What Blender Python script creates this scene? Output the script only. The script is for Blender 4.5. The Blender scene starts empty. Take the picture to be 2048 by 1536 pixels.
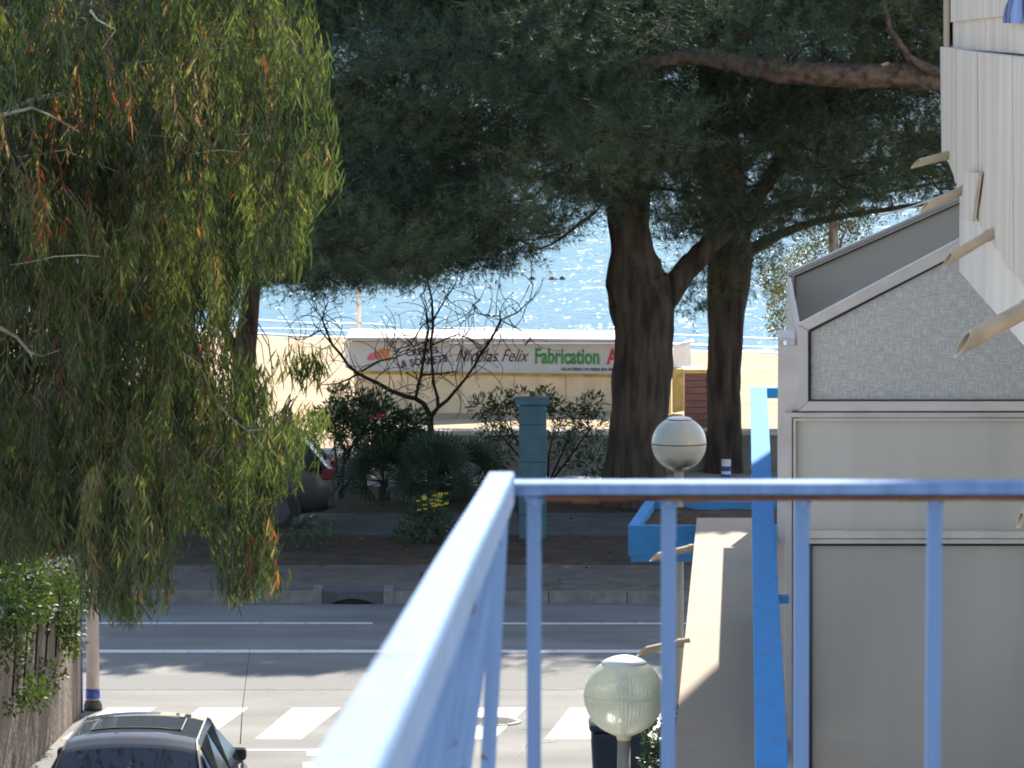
import bpy, math, random
import numpy as np
from mathutils import Vector, Matrix, noise as mnoise

random.seed(7)
rng = np.random.default_rng(11)
S = bpy.context.scene
COL = S.collection

# ------------------------------------------------------------------ camera
F = 9300.0            # focal length in photo pixels (2048 wide)
H = 7.36              # eye height above the road
TH = math.atan((768 - 50) / F)
cam_d = bpy.data.cameras.new('camera')
cam = bpy.data.objects.new('camera', cam_d)
COL.objects.link(cam)
cam_d.sensor_width = 36.0
cam_d.lens = F / 2048 * 36.0
cam_d.clip_start = 0.1
cam_d.clip_end = 30000
cam.location = (0, 0, H)
cam.rotation_euler = (math.pi / 2 - TH, 0, 0)
cam_d.dof.use_dof = True
cam_d.dof.focus_distance = 60
cam_d.dof.aperture_fstop = 40
S.camera = cam

# ------------------------------------------------------------------ light
SUN_EL, SUN_AZ = math.radians(38), math.radians(11)      # azimuth from +Y towards +X
w = bpy.data.worlds.new('World')
S.world = w
w.use_nodes = True
nt = w.node_tree
bgn = nt.nodes['Background']
sky = nt.nodes.new('ShaderNodeTexSky')
sky.sky_type = 'NISHITA'
sky.sun_disc = False
sky.sun_elevation = SUN_EL
sky.sun_rotation = SUN_AZ
sky.air_density = 1.0
sky.dust_density = 0.6
sky.ozone_density = 1.0
nt.links.new(sky.outputs[0], bgn.inputs[0])
bgn.inputs[1].default_value = 0.097
sun_d = bpy.data.lights.new('sun', 'SUN')
sun_d.energy = 4.1
sun_d.angle = math.radians(0.5)
sun_d.color = (1.0, 0.94, 0.84)
sun = bpy.data.objects.new('sun', sun_d)
COL.objects.link(sun)
sv = Vector((math.cos(SUN_EL) * math.sin(SUN_AZ), math.cos(SUN_EL) * math.cos(SUN_AZ), math.sin(SUN_EL)))
sun.rotation_euler = sv.to_track_quat('Z', 'Y').to_euler()
sun.location = (0, 0, 40)
S.view_settings.view_transform = 'Standard'
S.view_settings.look = 'None'
S.view_settings.gamma = 1
S.view_settings.use_curve_mapping = False
S.view_settings.exposure = 1.55
S.render.engine = 'CYCLES'
try:
    S.cycles.filter_width = 1.9
    S.cycles.max_bounces = 6
    S.cycles.diffuse_bounces = 3
    S.cycles.transparent_max_bounces = 8
except Exception:
    pass

# ------------------------------------------------------------------ geometry helpers
CT, ST = math.cos(TH), math.sin(TH)


def ray(px, py):
    a, b = (px - 1024) / F, -(py - 768) / F
    return Vector((a, CT + b * ST, -ST + b * CT))


def U(px, py, Y):                       # photo point at world depth Y
    r = ray(px, py)
    return Vector((0, 0, H)) + r * (Y / r.y)


def G(px, py, z=0.0):                   # photo point on the level z
    r = ray(px, py)
    return Vector((0, 0, H)) + r * ((z - H) / r.z)


def proj(p):                            # numpy (n,3) -> photo pixels
    x, y, z = p[:, 0], p[:, 1], p[:, 2] - H
    d = y * CT - z * ST
    v = y * ST + z * CT
    return np.stack([1024 + F * x / d, 768 - F * v / d], 1)


DX = (1490 - 1024) / F                  # the building's long axis drifts to the right


def B(dx, Y, z):                        # building coordinates
    return Vector((DX * Y + dx, Y, z))


def BP(px, py, dx):                     # photo point on the building plane dx
    r = ray(px, py)
    t = dx / (r.x - DX * r.y)
    return Vector((0, 0, H)) + r * t


class MB:
    def __init__(s):
        s.v, s.f = [], []

    def add(s, vs, fs):
        o = len(s.v)
        s.v += [tuple(p) for p in vs]
        s.f += [tuple(i + o for i in f) for f in fs]
        return s

    def box(s, x0, x1, y0, y1, z0, z1):
        vs = [(x0, y0, z0), (x1, y0, z0), (x1, y1, z0), (x0, y1, z0), (x0, y0, z1), (x1, y0, z1), (x1, y1, z1), (x0, y1, z1)]
        return s.add(vs, [(0, 3, 2, 1), (4, 5, 6, 7), (0, 1, 5, 4), (1, 2, 6, 5), (2, 3, 7, 6), (3, 0, 4, 7)])

    def bbox(s, dx0, dx1, y0, y1, z0, z1):   # box in building coordinates
        vs = [B(dx0, y0, z0), B(dx1, y0, z0), B(dx1, y1, z0), B(dx0, y1, z0), B(dx0, y0, z1), B(dx1, y0, z1), B(dx1, y1, z1), B(dx0, y1, z1)]
        return s.add(vs, [(0, 3, 2, 1), (4, 5, 6, 7), (0, 1, 5, 4), (1, 2, 6, 5), (2, 3, 7, 6), (3, 0, 4, 7)])

    def prism(s, pts, off):             # polygon pts swept by off
        n = len(pts)
        off = Vector(off)
        vs = [Vector(p) for p in pts] + [Vector(p) + off for p in pts]
        fs = [tuple(range(n - 1, -1, -1)), tuple(range(n, 2 * n))]
        fs += [(i, (i + 1) % n, n + (i + 1) % n, n + i) for i in range(n)]
        return s.add(vs, fs)

    def tube(s, pts, rad, n=8, cap=True, jitter=0.0):
        pts = [Vector(p) for p in pts]
        if not hasattr(rad, '__len__'):
            rad = [rad] * len(pts)
        rings = []
        t0 = (pts[1] - pts[0]).normalized()
        up = Vector((0, 1, 0)) if abs(t0.y) < 0.9 else Vector((1, 0, 0))
        a = (up - t0 * up.dot(t0)).normalized()
        for i, p in enumerate(pts):
            t = (pts[min(i + 1, len(pts) - 1)] - pts[max(i - 1, 0)]).normalized()
            a = (a - t * a.dot(t)).normalized()
            b = t.cross(a)
            ring = []
            for k in range(n):
                an = 2 * math.pi * k / n
                r = rad[i]
                if jitter:
                    q = p + (a * math.cos(an) + b * math.sin(an)) * r
                    r *= 1 + jitter * mnoise.noise(Vector((q.x * 5, q.y * 5, q.z * 0.9))) + 0.5 * jitter * mnoise.noise(Vector((q.x * 14, q.y * 14, q.z * 2.2)))
                ring.append(p + (a * math.cos(an) + b * math.sin(an)) * r)
            rings.append(ring)
        vs = [q for r in rings for q in r]
        fs = []
        for i in range(len(pts) - 1):
            for k in range(n):
                fs.append((i * n + k, i * n + (k + 1) % n, (i + 1) * n + (k + 1) % n, (i + 1) * n + k))
        if cap:
            fs.append(tuple(range(n - 1, -1, -1)))
            fs.append(tuple((len(pts) - 1) * n + k for k in range(n)))
        return s.add(vs, fs)

    def lathe(s, c, prof, n=32):        # prof: (r, z) from bottom to top
        c = Vector(c)
        vs, fs = [], []
        for r, z in prof:
            for k in range(n):
                an = 2 * math.pi * k / n
                vs.append(c + Vector((r * math.cos(an), r * math.sin(an), z)))
        for i in range(len(prof) - 1):
            for k in range(n):
                fs.append((i * n + k, i * n + (k + 1) % n, (i + 1) * n + (k + 1) % n, (i + 1) * n + k))
        fs.append(tuple(range(n - 1, -1, -1)))
        fs.append(tuple((len(prof) - 1) * n + k for k in range(n)))
        return s.add(vs, fs)

    def mesh(s, name, mat, smooth=False):
        me = bpy.data.meshes.new(name)
        me.from_pydata(s.v, [], s.f)
        if mat:
            me.materials.append(mat)
        if smooth:
            me.polygons.foreach_set('use_smooth', [True] * len(me.polygons))
        me.update()
        return me

    def build(s, name, mat, parent=None, smooth=False, kind=None, bevel=0, subsurf=0):
        return link(name, s.mesh(name, mat, smooth), parent, kind, bevel, subsurf)


def link(name, me, parent=None, kind=None, bevel=0, subsurf=0):
    o = bpy.data.objects.new(name, me)
    COL.objects.link(o)
    if parent is not None:
        o.parent = parent
        o.matrix_parent_inverse = base_inv(parent)
    if kind:
        o['kind'] = kind
    if bevel:
        m = o.modifiers.new('bevel', 'BEVEL')
        m.width = bevel
        m.segments = 2
        m.limit_method = 'ANGLE'
    if subsurf:
        m = o.modifiers.new('subsurf', 'SUBSURF')
        m.levels = m.render_levels = subsurf
    return o


def base_inv(p):
    if p.parent is not None:
        return Matrix.Identity(4)
    return Matrix.Translation(-p.location)


def thing(name, loc, label, cat, group=None):
    o = bpy.data.objects.new(name, None)
    COL.objects.link(o)
    o.empty_display_size = 0.2
    o.location = loc
    o['label'] = label
    o['category'] = cat
    if group:
        o['group'] = group
    return o


def tag(o, label, cat, group=None):
    o['label'] = label
    o['category'] = cat
    if group:
        o['group'] = group
    return o


def tri_mesh(name, V, T, mats, tint=None, parent=None, kind=None):
    """big numpy mesh: V (n,3), T (m,3); tint is a per-vertex number read by the material"""
    me = bpy.data.meshes.new(name)
    me.vertices.add(len(V))
    me.vertices.foreach_set('co', np.ascontiguousarray(V, dtype=np.float32).ravel())
    m = len(T)
    me.loops.add(m * 3)
    me.loops.foreach_set('vertex_index', np.ascontiguousarray(T, dtype=np.int32).ravel())
    me.polygons.add(m)
    me.polygons.foreach_set('loop_start', np.arange(0, m * 3, 3, dtype=np.int32))
    me.polygons.foreach_set('loop_total', np.full(m, 3, dtype=np.int32))
    me.materials.append(mats)
    if tint is not None:
        a = me.attributes.new('tint', 'FLOAT', 'POINT')
        a.data.foreach_set('value', np.ascontiguousarray(tint, dtype=np.float32))
    me.update(calc_edges=True)
    me.validate()
    return link(name, me, parent, kind)


def norm(a):
    return a / np.maximum(np.linalg.norm(a, axis=1, keepdims=True), 1e-9)


def inside(poly, p):
    poly = np.array(poly, float)
    x, y = p[:, 0], p[:, 1]
    r = np.zeros(len(p), bool)
    j = len(poly) - 1
    for i in range(len(poly)):
        xi, yi = poly[i]
        xj, yj = poly[j]
        c = ((yi > y) != (yj > y)) & (x < (xj - xi) * (y - yi) / (yj - yi + 1e-12) + xi)
        r ^= c
        j = i
    return r


# ------------------------------------------------------------------ materials
def new_mat(name):
    m = bpy.data.materials.new(name)
    m.use_nodes = True
    return m, m.node_tree, m.node_tree.nodes['Principled BSDF']


def mat(name, col, rough=0.6, var=0.12, scale=6.0, bump=0.0, bscale=None, metal=0.0, spec=0.4, coat=0.0, stretch=(1, 1, 1), col2=None, detail=5.0, lo=0.35, hi=0.65, bdist=0.03):
    m, t, b = new_mat(name)
    tc = t.nodes.new('ShaderNodeTexCoord')
    mp = t.nodes.new('ShaderNodeMapping')
    mp.inputs['Scale'].default_value = stretch
    t.links.new(tc.outputs['Object'], mp.inputs[0])
    n = t.nodes.new('ShaderNodeTexNoise')
    n.inputs['Scale'].default_value = scale
    n.inputs['Detail'].default_value = detail
    t.links.new(mp.outputs[0], n.inputs[0])
    r = t.nodes.new('ShaderNodeValToRGB')
    c = Vector(col)
    c2 = Vector(col2) if col2 else c * (1 - 2 * var)
    c1 = c if col2 else c * (1 + var)
    r.color_ramp.elements[0].position = lo
    r.color_ramp.elements[1].position = hi
    r.color_ramp.elements[0].color = (*c2, 1)
    r.color_ramp.elements[1].color = (*[min(x, 1) for x in c1], 1)
    t.links.new(n.outputs[0], r.inputs[0])
    t.links.new(r.outputs[0], b.inputs['Base Color'])
    b.inputs['Roughness'].default_value = rough
    b.inputs['Metallic'].default_value = metal
    b.inputs['Specular IOR Level'].default_value = spec
    b.inputs['Coat Weight'].default_value = coat
    if bump:
        n2 = t.nodes.new('ShaderNodeTexNoise')
        n2.inputs['Scale'].default_value = bscale or scale * 4
        n2.inputs['Detail'].default_value = 6
        t.links.new(mp.outputs[0], n2.inputs[0])
        bp = t.nodes.new('ShaderNodeBump')
        bp.inputs['Strength'].default_value = bump
        bp.inputs['Distance'].default_value = bdist
        t.links.new(n2.outputs[0], bp.inputs['Height'])
        t.links.new(bp.outputs[0], b.inputs['Normal'])
    return m


def leaf_mat(name, stops, rough=0.45, trans=0.35, spec=0.35, tcol=1.6):
    m, t, b = new_mat(name)
    at = t.nodes.new('ShaderNodeAttribute')
    at.attribute_name = 'tint'
    r = t.nodes.new('ShaderNodeValToRGB')
    els = r.color_ramp.elements
    while len(els) < len(stops):
        els.new(0.5)
    for e, (p, c) in zip(els, stops):
        e.position = p
        e.color = (*c, 1)
    t.links.new(at.outputs['Fac'], r.inputs[0])
    t.links.new(r.outputs[0], b.inputs['Base Color'])
    b.inputs['Roughness'].default_value = rough
    b.inputs['Specular IOR Level'].default_value = spec
    tr = t.nodes.new('ShaderNodeBsdfTranslucent')
    mu = t.nodes.new('ShaderNodeMix')
    mu.data_type = 'RGBA'
    mu.blend_type = 'MULTIPLY'
    mu.inputs[0].default_value = 1
    mu.inputs[7].default_value = (tcol * 1.0, tcol * 1.02, tcol * 0.55, 1)
    t.links.new(r.outputs[0], mu.inputs[6])
    t.links.new(mu.outputs[2], tr.inputs[0])
    mx = t.nodes.new('ShaderNodeMixShader')
    mx.inputs[0].default_value = trans
    t.links.new(b.outputs[0], mx.inputs[1])
    t.links.new(tr.outputs[0], mx.inputs[2])
    t.links.new(mx.outputs[0], t.nodes['Material Output'].inputs[0])
    return m


M = {}
M['asphalt'] = mat('asphalt', (0.235, 0.226, 0.206), 0.9, scale=0.9, bump=0.25, bscale=60, spec=0.2, col2=(0.16, 0.156, 0.144), stretch=(0.5, 1, 1))
M['asphalt_fine'] = mat('asphalt_fine', (0.19, 0.185, 0.17), 0.9, scale=30, bump=0.3, bscale=60, spec=0.2, col2=(0.15, 0.15, 0.145), lo=0.3, hi=0.55)
M['path'] = mat('path', (0.12, 0.12, 0.12), 0.9, scale=2, bump=0.2, bscale=40, spec=0.2)
M['paving'] = mat('paving', (0.15, 0.125, 0.10), 0.85, scale=3, bump=0.2, bscale=30, spec=0.2)
M['promenade'] = mat('promenade', (0.55, 0.52, 0.49), 0.85, scale=3, spec=0.2)
M['kerb'] = mat('kerb', (0.2, 0.195, 0.185), 0.85, scale=7, bump=0.3, spec=0.2)
M['dirt'] = mat('dirt', (0.12, 0.082, 0.052), 0.95, scale=3.5, bump=0.6, bscale=18, spec=0.1, col2=(0.065, 0.05, 0.038))
M['sand'] = mat('sand', (0.50, 0.365, 0.235), 0.95, scale=1.6, bump=1.0, bdist=0.16, bscale=2.6, spec=0.1, col2=(0.38, 0.265, 0.16), stretch=(0.35, 1, 1), detail=8, lo=0.3, hi=0.6)
M['marking'] = mat('marking', (0.70, 0.65, 0.625), 0.8, scale=7, spec=0.2, col2=(0.36, 0.34, 0.32), lo=0.30, hi=0.43, detail=9, bump=0.1)
M['bark'] = mat('bark', (0.12, 0.09, 0.07), 0.95, scale=7, bump=1.0, bscale=9, stretch=(1, 1, 0.16), spec=0.1, col2=(0.04, 0.032, 0.027))
M['limb_bark'] = mat('limb_bark', (0.20, 0.135, 0.10), 0.95, scale=9, bump=0.9, bscale=14, spec=0.1, col2=(0.07, 0.05, 0.042))
M['pale_bark'] = mat('pale_bark', (0.44, 0.39, 0.34), 0.8, scale=10, bump=0.4, spec=0.2, col2=(0.2, 0.16, 0.13))
M['twig'] = mat('twig', (0.045, 0.035, 0.03), 0.9, scale=10, spec=0.1)
M['white_wall'] = mat('white_wall', (0.62, 0.54, 0.455), 0.8, scale=2.4, bump=0.15, bscale=25, spec=0.2, stretch=(1, 1.6, 0.2), col2=(0.50, 0.435, 0.365), detail=8)
M['wall_body'] = mat('wall_body', (0.72, 0.65, 0.56), 0.85, scale=1.5, var=0.06, spec=0.2)
M['ledge'] = mat('ledge', (0.41, 0.325, 0.235), 0.85, scale=2.2, bump=0.2, bscale=30, spec=0.2, col2=(0.385, 0.305, 0.22), stretch=(1, 3.5, 1))
M['spout'] = mat('spout', (0.58, 0.45, 0.31), 0.7, scale=6, spec=0.3)
M['blue_wood'] = mat('blue_wood', (0.03, 0.27, 0.64), 0.7, scale=5, spec=0.08, bump=0.12, stretch=(4, 0.8, 4), col2=(0.045, 0.225, 0.50), detail=9, lo=0.3, hi=0.55)
M['blue_planter'] = mat('blue_planter', (0.06, 0.25, 0.56), 0.75, scale=3, spec=0.1, bump=0.25, col2=(0.065, 0.21, 0.44), detail=9, lo=0.3, hi=0.55)
M['alu'] = mat('alu', (0.62, 0.555, 0.51), 0.5, scale=5, var=0.05, spec=0.4)
M['alu_bright'] = mat('alu_bright', (0.70, 0.62, 0.55), 0.5, scale=5, var=0.05, spec=0.4)
M['gasket'] = mat('gasket', (0.03, 0.03, 0.035), 0.6)
M['grey_sheet'] = mat('grey_sheet', (0.68, 0.615, 0.535), 0.35, scale=3.0, spec=0.4, stretch=(1, 1, 0.12), col2=(0.57, 0.52, 0.45), detail=9, lo=0.25, hi=0.7)
M['low_sheet'] = mat('low_sheet', (0.60, 0.55, 0.485), 0.25, scale=2.2, spec=0.4, stretch=(1, 1, 0.15), col2=(0.48, 0.445, 0.395), detail=9, lo=0.25, hi=0.7)
M['soil'] = mat('soil', (0.09, 0.065, 0.045), 0.95, scale=9, bump=0.8, bscale=25, spec=0.1)
M['teal'] = mat('teal', (0.06, 0.13, 0.16), 0.6, scale=5, var=0.08, spec=0.3)
M['navy'] = mat('navy', (0.045, 0.06, 0.16), 0.5, scale=5)
M['bollard_blue'] = mat('bollard_blue', (0.05, 0.09, 0.36), 0.5, scale=5)
M['white_paint'] = mat('white_paint', (0.78, 0.76, 0.74), 0.6, scale=5, var=0.04)
M['pole_paint'] = mat('pole_paint', (0.42, 0.38, 0.34), 0.6, scale=7, var=0.08, stretch=(1, 1, 0.3))
M['globe_opal'] = mat('globe_opal', (0.52, 0.52, 0.46), 0.35, scale=3, var=0.05, spec=0.4)
M['globe_cap'] = mat('globe_cap', (0.66, 0.66, 0.68), 0.4, scale=3, var=0.04)
M['post_grey'] = mat('post_grey', (0.26, 0.25, 0.22), 0.6, scale=6)
M['canvas'] = mat('canvas', (0.76, 0.58, 0.37), 0.85, scale=2.2, var=0.07, spec=0.1)
M['fascia'] = mat('fascia', (0.45, 0.45, 0.45), 0.6, scale=2, var=0.04)
M['roof_edge'] = mat('roof_edge', (0.40, 0.37, 0.335), 0.6, scale=3, var=0.05)
M['yellow_post'] = mat('yellow_post', (0.50, 0.36, 0.11), 0.7, scale=5)
M['brown_plank'] = mat('brown_plank', (0.17, 0.095, 0.075), 0.75, scale=6, stretch=(0.4, 1, 3), spec=0.2)
M['ink_black'] = mat('ink_black', (0.02, 0.02, 0.025), 0.6)
M['ink_wine'] = mat('ink_wine', (0.075, 0.025, 0.03), 0.6)
M['ink_green'] = mat('ink_green', (0.035, 0.23, 0.055), 0.6)
M['ink_red'] = mat('ink_red', (0.45, 0.045, 0.06), 0.6)
M['ink_pink'] = mat('ink_pink', (0.5, 0.12, 0.13), 0.6)
M['ink_orange'] = mat('ink_orange', (0.5, 0.17, 0.05), 0.6)
M['stone'] = mat('stone', (0.28, 0.26, 0.235), 0.9, scale=4, bump=0.5, bscale=14, spec=0.1)
M['wall_cap'] = mat('wall_cap', (0.66, 0.61, 0.55), 0.8, scale=4, spec=0.2)
M['cream'] = mat('cream', (0.50, 0.41, 0.24), 0.8, scale=4, spec=0.2)
M['rubber'] = mat('rubber', (0.02, 0.02, 0.02), 0.8)
M['rim'] = mat('rim', (0.05, 0.05, 0.055), 0.6)
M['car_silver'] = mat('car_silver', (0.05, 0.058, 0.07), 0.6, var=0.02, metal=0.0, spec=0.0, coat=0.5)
M['car_dark'] = mat('car_dark', (0.026, 0.025, 0.026), 0.4, var=0.03, coat=0.25)
M['car_glass'] = mat('car_glass', (0.012, 0.016, 0.02), 0.04, var=0.02, spec=0.8)
M['tail_red'] = mat('tail_red', (0.14, 0.012, 0.012), 0.2)
M['iron'] = mat('iron', (0.09, 0.085, 0.08), 0.6, scale=30, bump=0.6, bscale=60, metal=0.3)
M['bin'] = mat('bin', (0.035, 0.05, 0.07), 0.5, scale=5)
M['sail_blue'] = mat('sail_blue', (0.16, 0.26, 0.55), 0.6, scale=5)
M['sail_dark'] = mat('sail_dark', (0.06, 0.10, 0.26), 0.6, scale=5)
M['flower_red'] = mat('flower_red', (0.7, 0.05, 0.06), 0.6)
M['flower_yellow'] = mat('flower_yellow', (0.55, 0.42, 0.03), 0.6)
M['hill'] = mat('hill', (0.10, 0.17, 0.36), 1.0, scale=0.004, var=0.15, spec=0.0)  # blue haze of distance put into the hill colour


# own railing: pale blue paint with rust along the undersides
def rail_paint():
    m, t, b = new_mat('rail_paint')
    tc = t.nodes.new('ShaderNodeTexCoord')
    mp = t.nodes.new('ShaderNodeMapping')
    mp.inputs['Scale'].default_value = (70, 70, 2.2)
    t.links.new(tc.outputs['Object'], mp.inputs[0])
    n = t.nodes.new('ShaderNodeTexNoise')
    n.inputs['Scale'].default_value = 1.0
    n.inputs['Detail'].default_value = 4
    t.links.new(mp.outputs[0], n.inputs[0])
    r = t.nodes.new('ShaderNodeValToRGB')
    r.color_ramp.elements[0].position = 0.36
    r.color_ramp.elements[1].position = 0.62
    r.color_ramp.elements[0].color = (0.165, 0.265, 0.47, 1)
    r.color_ramp.elements[1].color = (0.21, 0.335, 0.58, 1)
    t.links.new(n.outputs[0], r.inputs[0])
    n2 = t.nodes.new('ShaderNodeTexNoise')            # chips of rust
    n2.inputs['Scale'].default_value = 26
    n2.inputs['Detail'].default_value = 7
    t.links.new(tc.outputs['Object'], n2.inputs[0])
    r2 = t.nodes.new('ShaderNodeValToRGB')
    r2.color_ramp.elements[0].position = 0.665
    r2.color_ramp.elements[1].position = 0.71
    t.links.new(n2.outputs[0], r2.inputs[0])
    mx = t.nodes.new('ShaderNodeMix')
    mx.data_type = 'RGBA'
    mx.inputs[7].default_value = (0.13, 0.085, 0.06, 1)
    t.links.new(r2.outputs[0], mx.inputs[0])
    t.links.new(r.outputs[0], mx.inputs[6])
    t.links.new(mx.outputs[2], b.inputs['Base Color'])
    b.inputs['Roughness'].default_value = 0.7
    b.inputs['Specular IOR Level'].default_value = 0.08
    bp = t.nodes.new('ShaderNodeBump')
    bp.inputs['Strength'].default_value = 0.15
    bp.inputs['Distance'].default_value = 0.004
    t.links.new(n2.outputs[0], bp.inputs['Height'])
    t.links.new(bp.outputs[0], b.inputs['Normal'])
    return m


M['rail_paint'] = rail_paint()
M['rust'] = mat('rust', (0.20, 0.10, 0.05), 0.9, scale=18, col2=(0.10, 0.035, 0.02), spec=0.1)


def streaked_wall():
    m, t, b = new_mat('stained_render')
    tc = t.nodes.new('ShaderNodeTexCoord')
    mp = t.nodes.new('ShaderNodeMapping')
    mp.inputs['Scale'].default_value = (1.3, 1.3, 0.35)
    t.links.new(tc.outputs['Object'], mp.inputs[0])
    n = t.nodes.new('ShaderNodeTexNoise')
    n.inputs['Scale'].default_value = 2.5
    n.inputs['Detail'].default_value = 8
    t.links.new(mp.outputs[0], n.inputs[0])
    r = t.nodes.new('ShaderNodeValToRGB')
    r.color_ramp.elements[0].position = 0.35
    r.color_ramp.elements[1].position = 0.68
    r.color_ramp.elements[0].color = (0.075, 0.055, 0.042, 1)
    r.color_ramp.elements[1].color = (0.27, 0.2, 0.145, 1)
    t.links.new(n.outputs[0], r.inputs[0])
    t.links.new(r.outputs[0], b.inputs['Base Color'])
    b.inputs['Roughness'].default_value = 0.95
    bp = t.nodes.new('ShaderNodeBump')
    bp.inputs['Strength'].default_value = 0.5
    bp.inputs['Distance'].default_value = 0.04
    n2 = t.nodes.new('ShaderNodeTexNoise')
    n2.inputs['Scale'].default_value = 16
    t.links.new(tc.outputs['Object'], n2.inputs[0])
    t.links.new(n2.outputs[0], bp.inputs['Height'])
    t.links.new(bp.outputs[0], b.inputs['Normal'])
    return m


M['stained'] = streaked_wall()


def frosted():
    """figured glass: a woven relief of short crossing strokes"""
    m, t, b = new_mat('figured_glass')
    tc = t.nodes.new('ShaderNodeTexCoord')
    outs = []
    for sc in ((17, 1, 95), (95, 1, 17)):
        mp = t.nodes.new('ShaderNodeMapping')
        mp.inputs['Scale'].default_value = sc
        t.links.new(tc.outputs['Object'], mp.inputs[0])
        n = t.nodes.new('ShaderNodeTexNoise')
        n.inputs['Scale'].default_value = 1.0
        n.inputs['Detail'].default_value = 3
        t.links.new(mp.outputs[0], n.inputs[0])
        outs.append(n)
    mx = t.nodes.new('ShaderNodeMath')
    mx.operation = 'MAXIMUM'
    t.links.new(outs[0].outputs[0], mx.inputs[0])
    t.links.new(outs[1].outputs[0], mx.inputs[1])
    r = t.nodes.new('ShaderNodeValToRGB')
    r.color_ramp.elements[0].position = 0.45
    r.color_ramp.elements[1].position = 0.75
    r.color_ramp.elements[0].color = (0.44, 0.425, 0.40, 1)
    r.color_ramp.elements[1].color = (0.76, 0.71, 0.64, 1)
    t.links.new(mx.outputs[0], r.inputs[0])
    t.links.new(r.outputs[0], b.inputs['Base Color'])
    b.inputs['Roughness'].default_value = 0.35
    bp = t.nodes.new('ShaderNodeBump')
    bp.inputs['Strength'].default_value = 0.6
    bp.inputs['Distance'].default_value = 0.01
    t.links.new(mx.outputs[0], bp.inputs['Height'])
    t.links.new(bp.outputs[0], b.inputs['Normal'])
    return m


M['figured'] = frosted()


def water():
    m, t, b = new_mat('sea_water')
    t.nodes.remove(b)
    df = t.nodes.new('ShaderNodeBsdfDiffuse')
    df.inputs[0].default_value = (0.10, 0.20, 0.27, 1)
    b = t.nodes.new('ShaderNodeBsdfGlossy')
    b.inputs['Roughness'].default_value = 0.12
    b.inputs['Color'].default_value = (1, 1, 1, 1)
    ms = t.nodes.new('ShaderNodeMixShader')
    ms.inputs[0].default_value = 0.10
    t.links.new(df.outputs[0], ms.inputs[1])
    t.links.new(b.outputs[0], ms.inputs[2])
    t.links.new(ms.outputs[0], t.nodes['Material Output'].inputs[0])
    tc = t.nodes.new('ShaderNodeTexCoord')
    prev = None
    for sc, st, dist in (((0.45, 0.42, 1), 1.0, 0.40), ((1.7, 1.6, 1), 1.0, 0.16)):
        mp = t.nodes.new('ShaderNodeMapping')
        mp.inputs['Scale'].default_value = sc
        t.links.new(tc.outputs['Object'], mp.inputs[0])
        n = t.nodes.new('ShaderNodeTexNoise')
        n.inputs['Scale'].default_value = 1.0
        n.inputs['Detail'].default_value = 4
        t.links.new(mp.outputs[0], n.inputs[0])
        bp = t.nodes.new('ShaderNodeBump')
        bp.inputs['Strength'].default_value = st
        bp.inputs['Distance'].default_value = dist
        t.links.new(n.outputs[0], bp.inputs['Height'])
        if prev:
            t.links.new(prev.outputs[0], bp.inputs['Normal'])
        prev = bp
    t.links.new(prev.outputs[0], b.inputs['Normal'])
    t.links.new(prev.outputs[0], df.inputs['Normal'])
    return m


M['water'] = water()


def prismatic():
    m, t, b = new_mat('prismatic_glass')
    b.inputs['Base Color'].default_value = (0.86, 0.87, 0.69, 1)
    b.inputs['Roughness'].default_value = 0.18
    b.inputs['Transmission Weight'].default_value = 0.4
    b.inputs['IOR'].default_value = 1.35
    return m


M['prismatic'] = prismatic()

M['pine'] = leaf_mat('pine_needles', [(0.0, (0.046, 0.070, 0.055)), (0.55, (0.074, 0.106, 0.066)), (1.0, (0.14, 0.150, 0.068))], 0.6, 0.12, 0.15, 1.3)
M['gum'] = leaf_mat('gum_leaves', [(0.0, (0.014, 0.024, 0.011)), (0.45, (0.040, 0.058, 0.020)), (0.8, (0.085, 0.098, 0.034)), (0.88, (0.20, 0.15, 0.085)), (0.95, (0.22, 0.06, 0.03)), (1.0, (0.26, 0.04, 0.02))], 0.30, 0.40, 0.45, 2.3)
M['oleander'] = leaf_mat('oleander_leaves', [(0.0, (0.025, 0.05, 0.022)), (1.0, (0.06, 0.10, 0.035))], 0.35, 0.25, 0.5, 1.4)
M['ivy'] = leaf_mat('ivy_leaves', [(0.0, (0.03, 0.06, 0.015)), (1.0, (0.085, 0.125, 0.03))], 0.55, 0.3, 0.3, 1.5)
M['olive'] = leaf_mat('olive_leaves', [(0.0, (0.06, 0.075, 0.03)), (1.0, (0.15, 0.16, 0.07))], 0.4, 0.35, 0.5, 1.6)
M['palm'] = leaf_mat('palm_leaves', [(0.0, (0.025, 0.05, 0.03)), (1.0, (0.045, 0.075, 0.04))], 0.45, 0.15, 0.4, 1.3)

# ------------------------------------------------------------------ the setting
PATH_Z = 0.13


def sheet(name, x0, x1, y0, y1, z, m, nx=1, ny=1):
    mb = MB()
    for i in range(nx + 1):
        for j in range(ny + 1):
            mb.v.append((x0 + (x1 - x0) * i / nx, y0 + (y1 - y0) * j / ny, z))
    for i in range(nx):
        for j in range(ny):
            a = i * (ny + 1) + j
            mb.f.append((a, a + ny + 1, a + ny + 2, a + 1))
    return mb.build(name, m, kind='structure')


sheet('ground', -400, 400, -200, 75.2, -0.03, M['dirt'])
road = sheet('road', -80, 80, 30, 58.9, 0.0, M['asphalt'])
sheet('near_pavement', -80, 80, -60, 30, 0.0, M['promenade'])  # out of view, made pale to bounce light onto the railing and building
KERB_Y = 58.9
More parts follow.
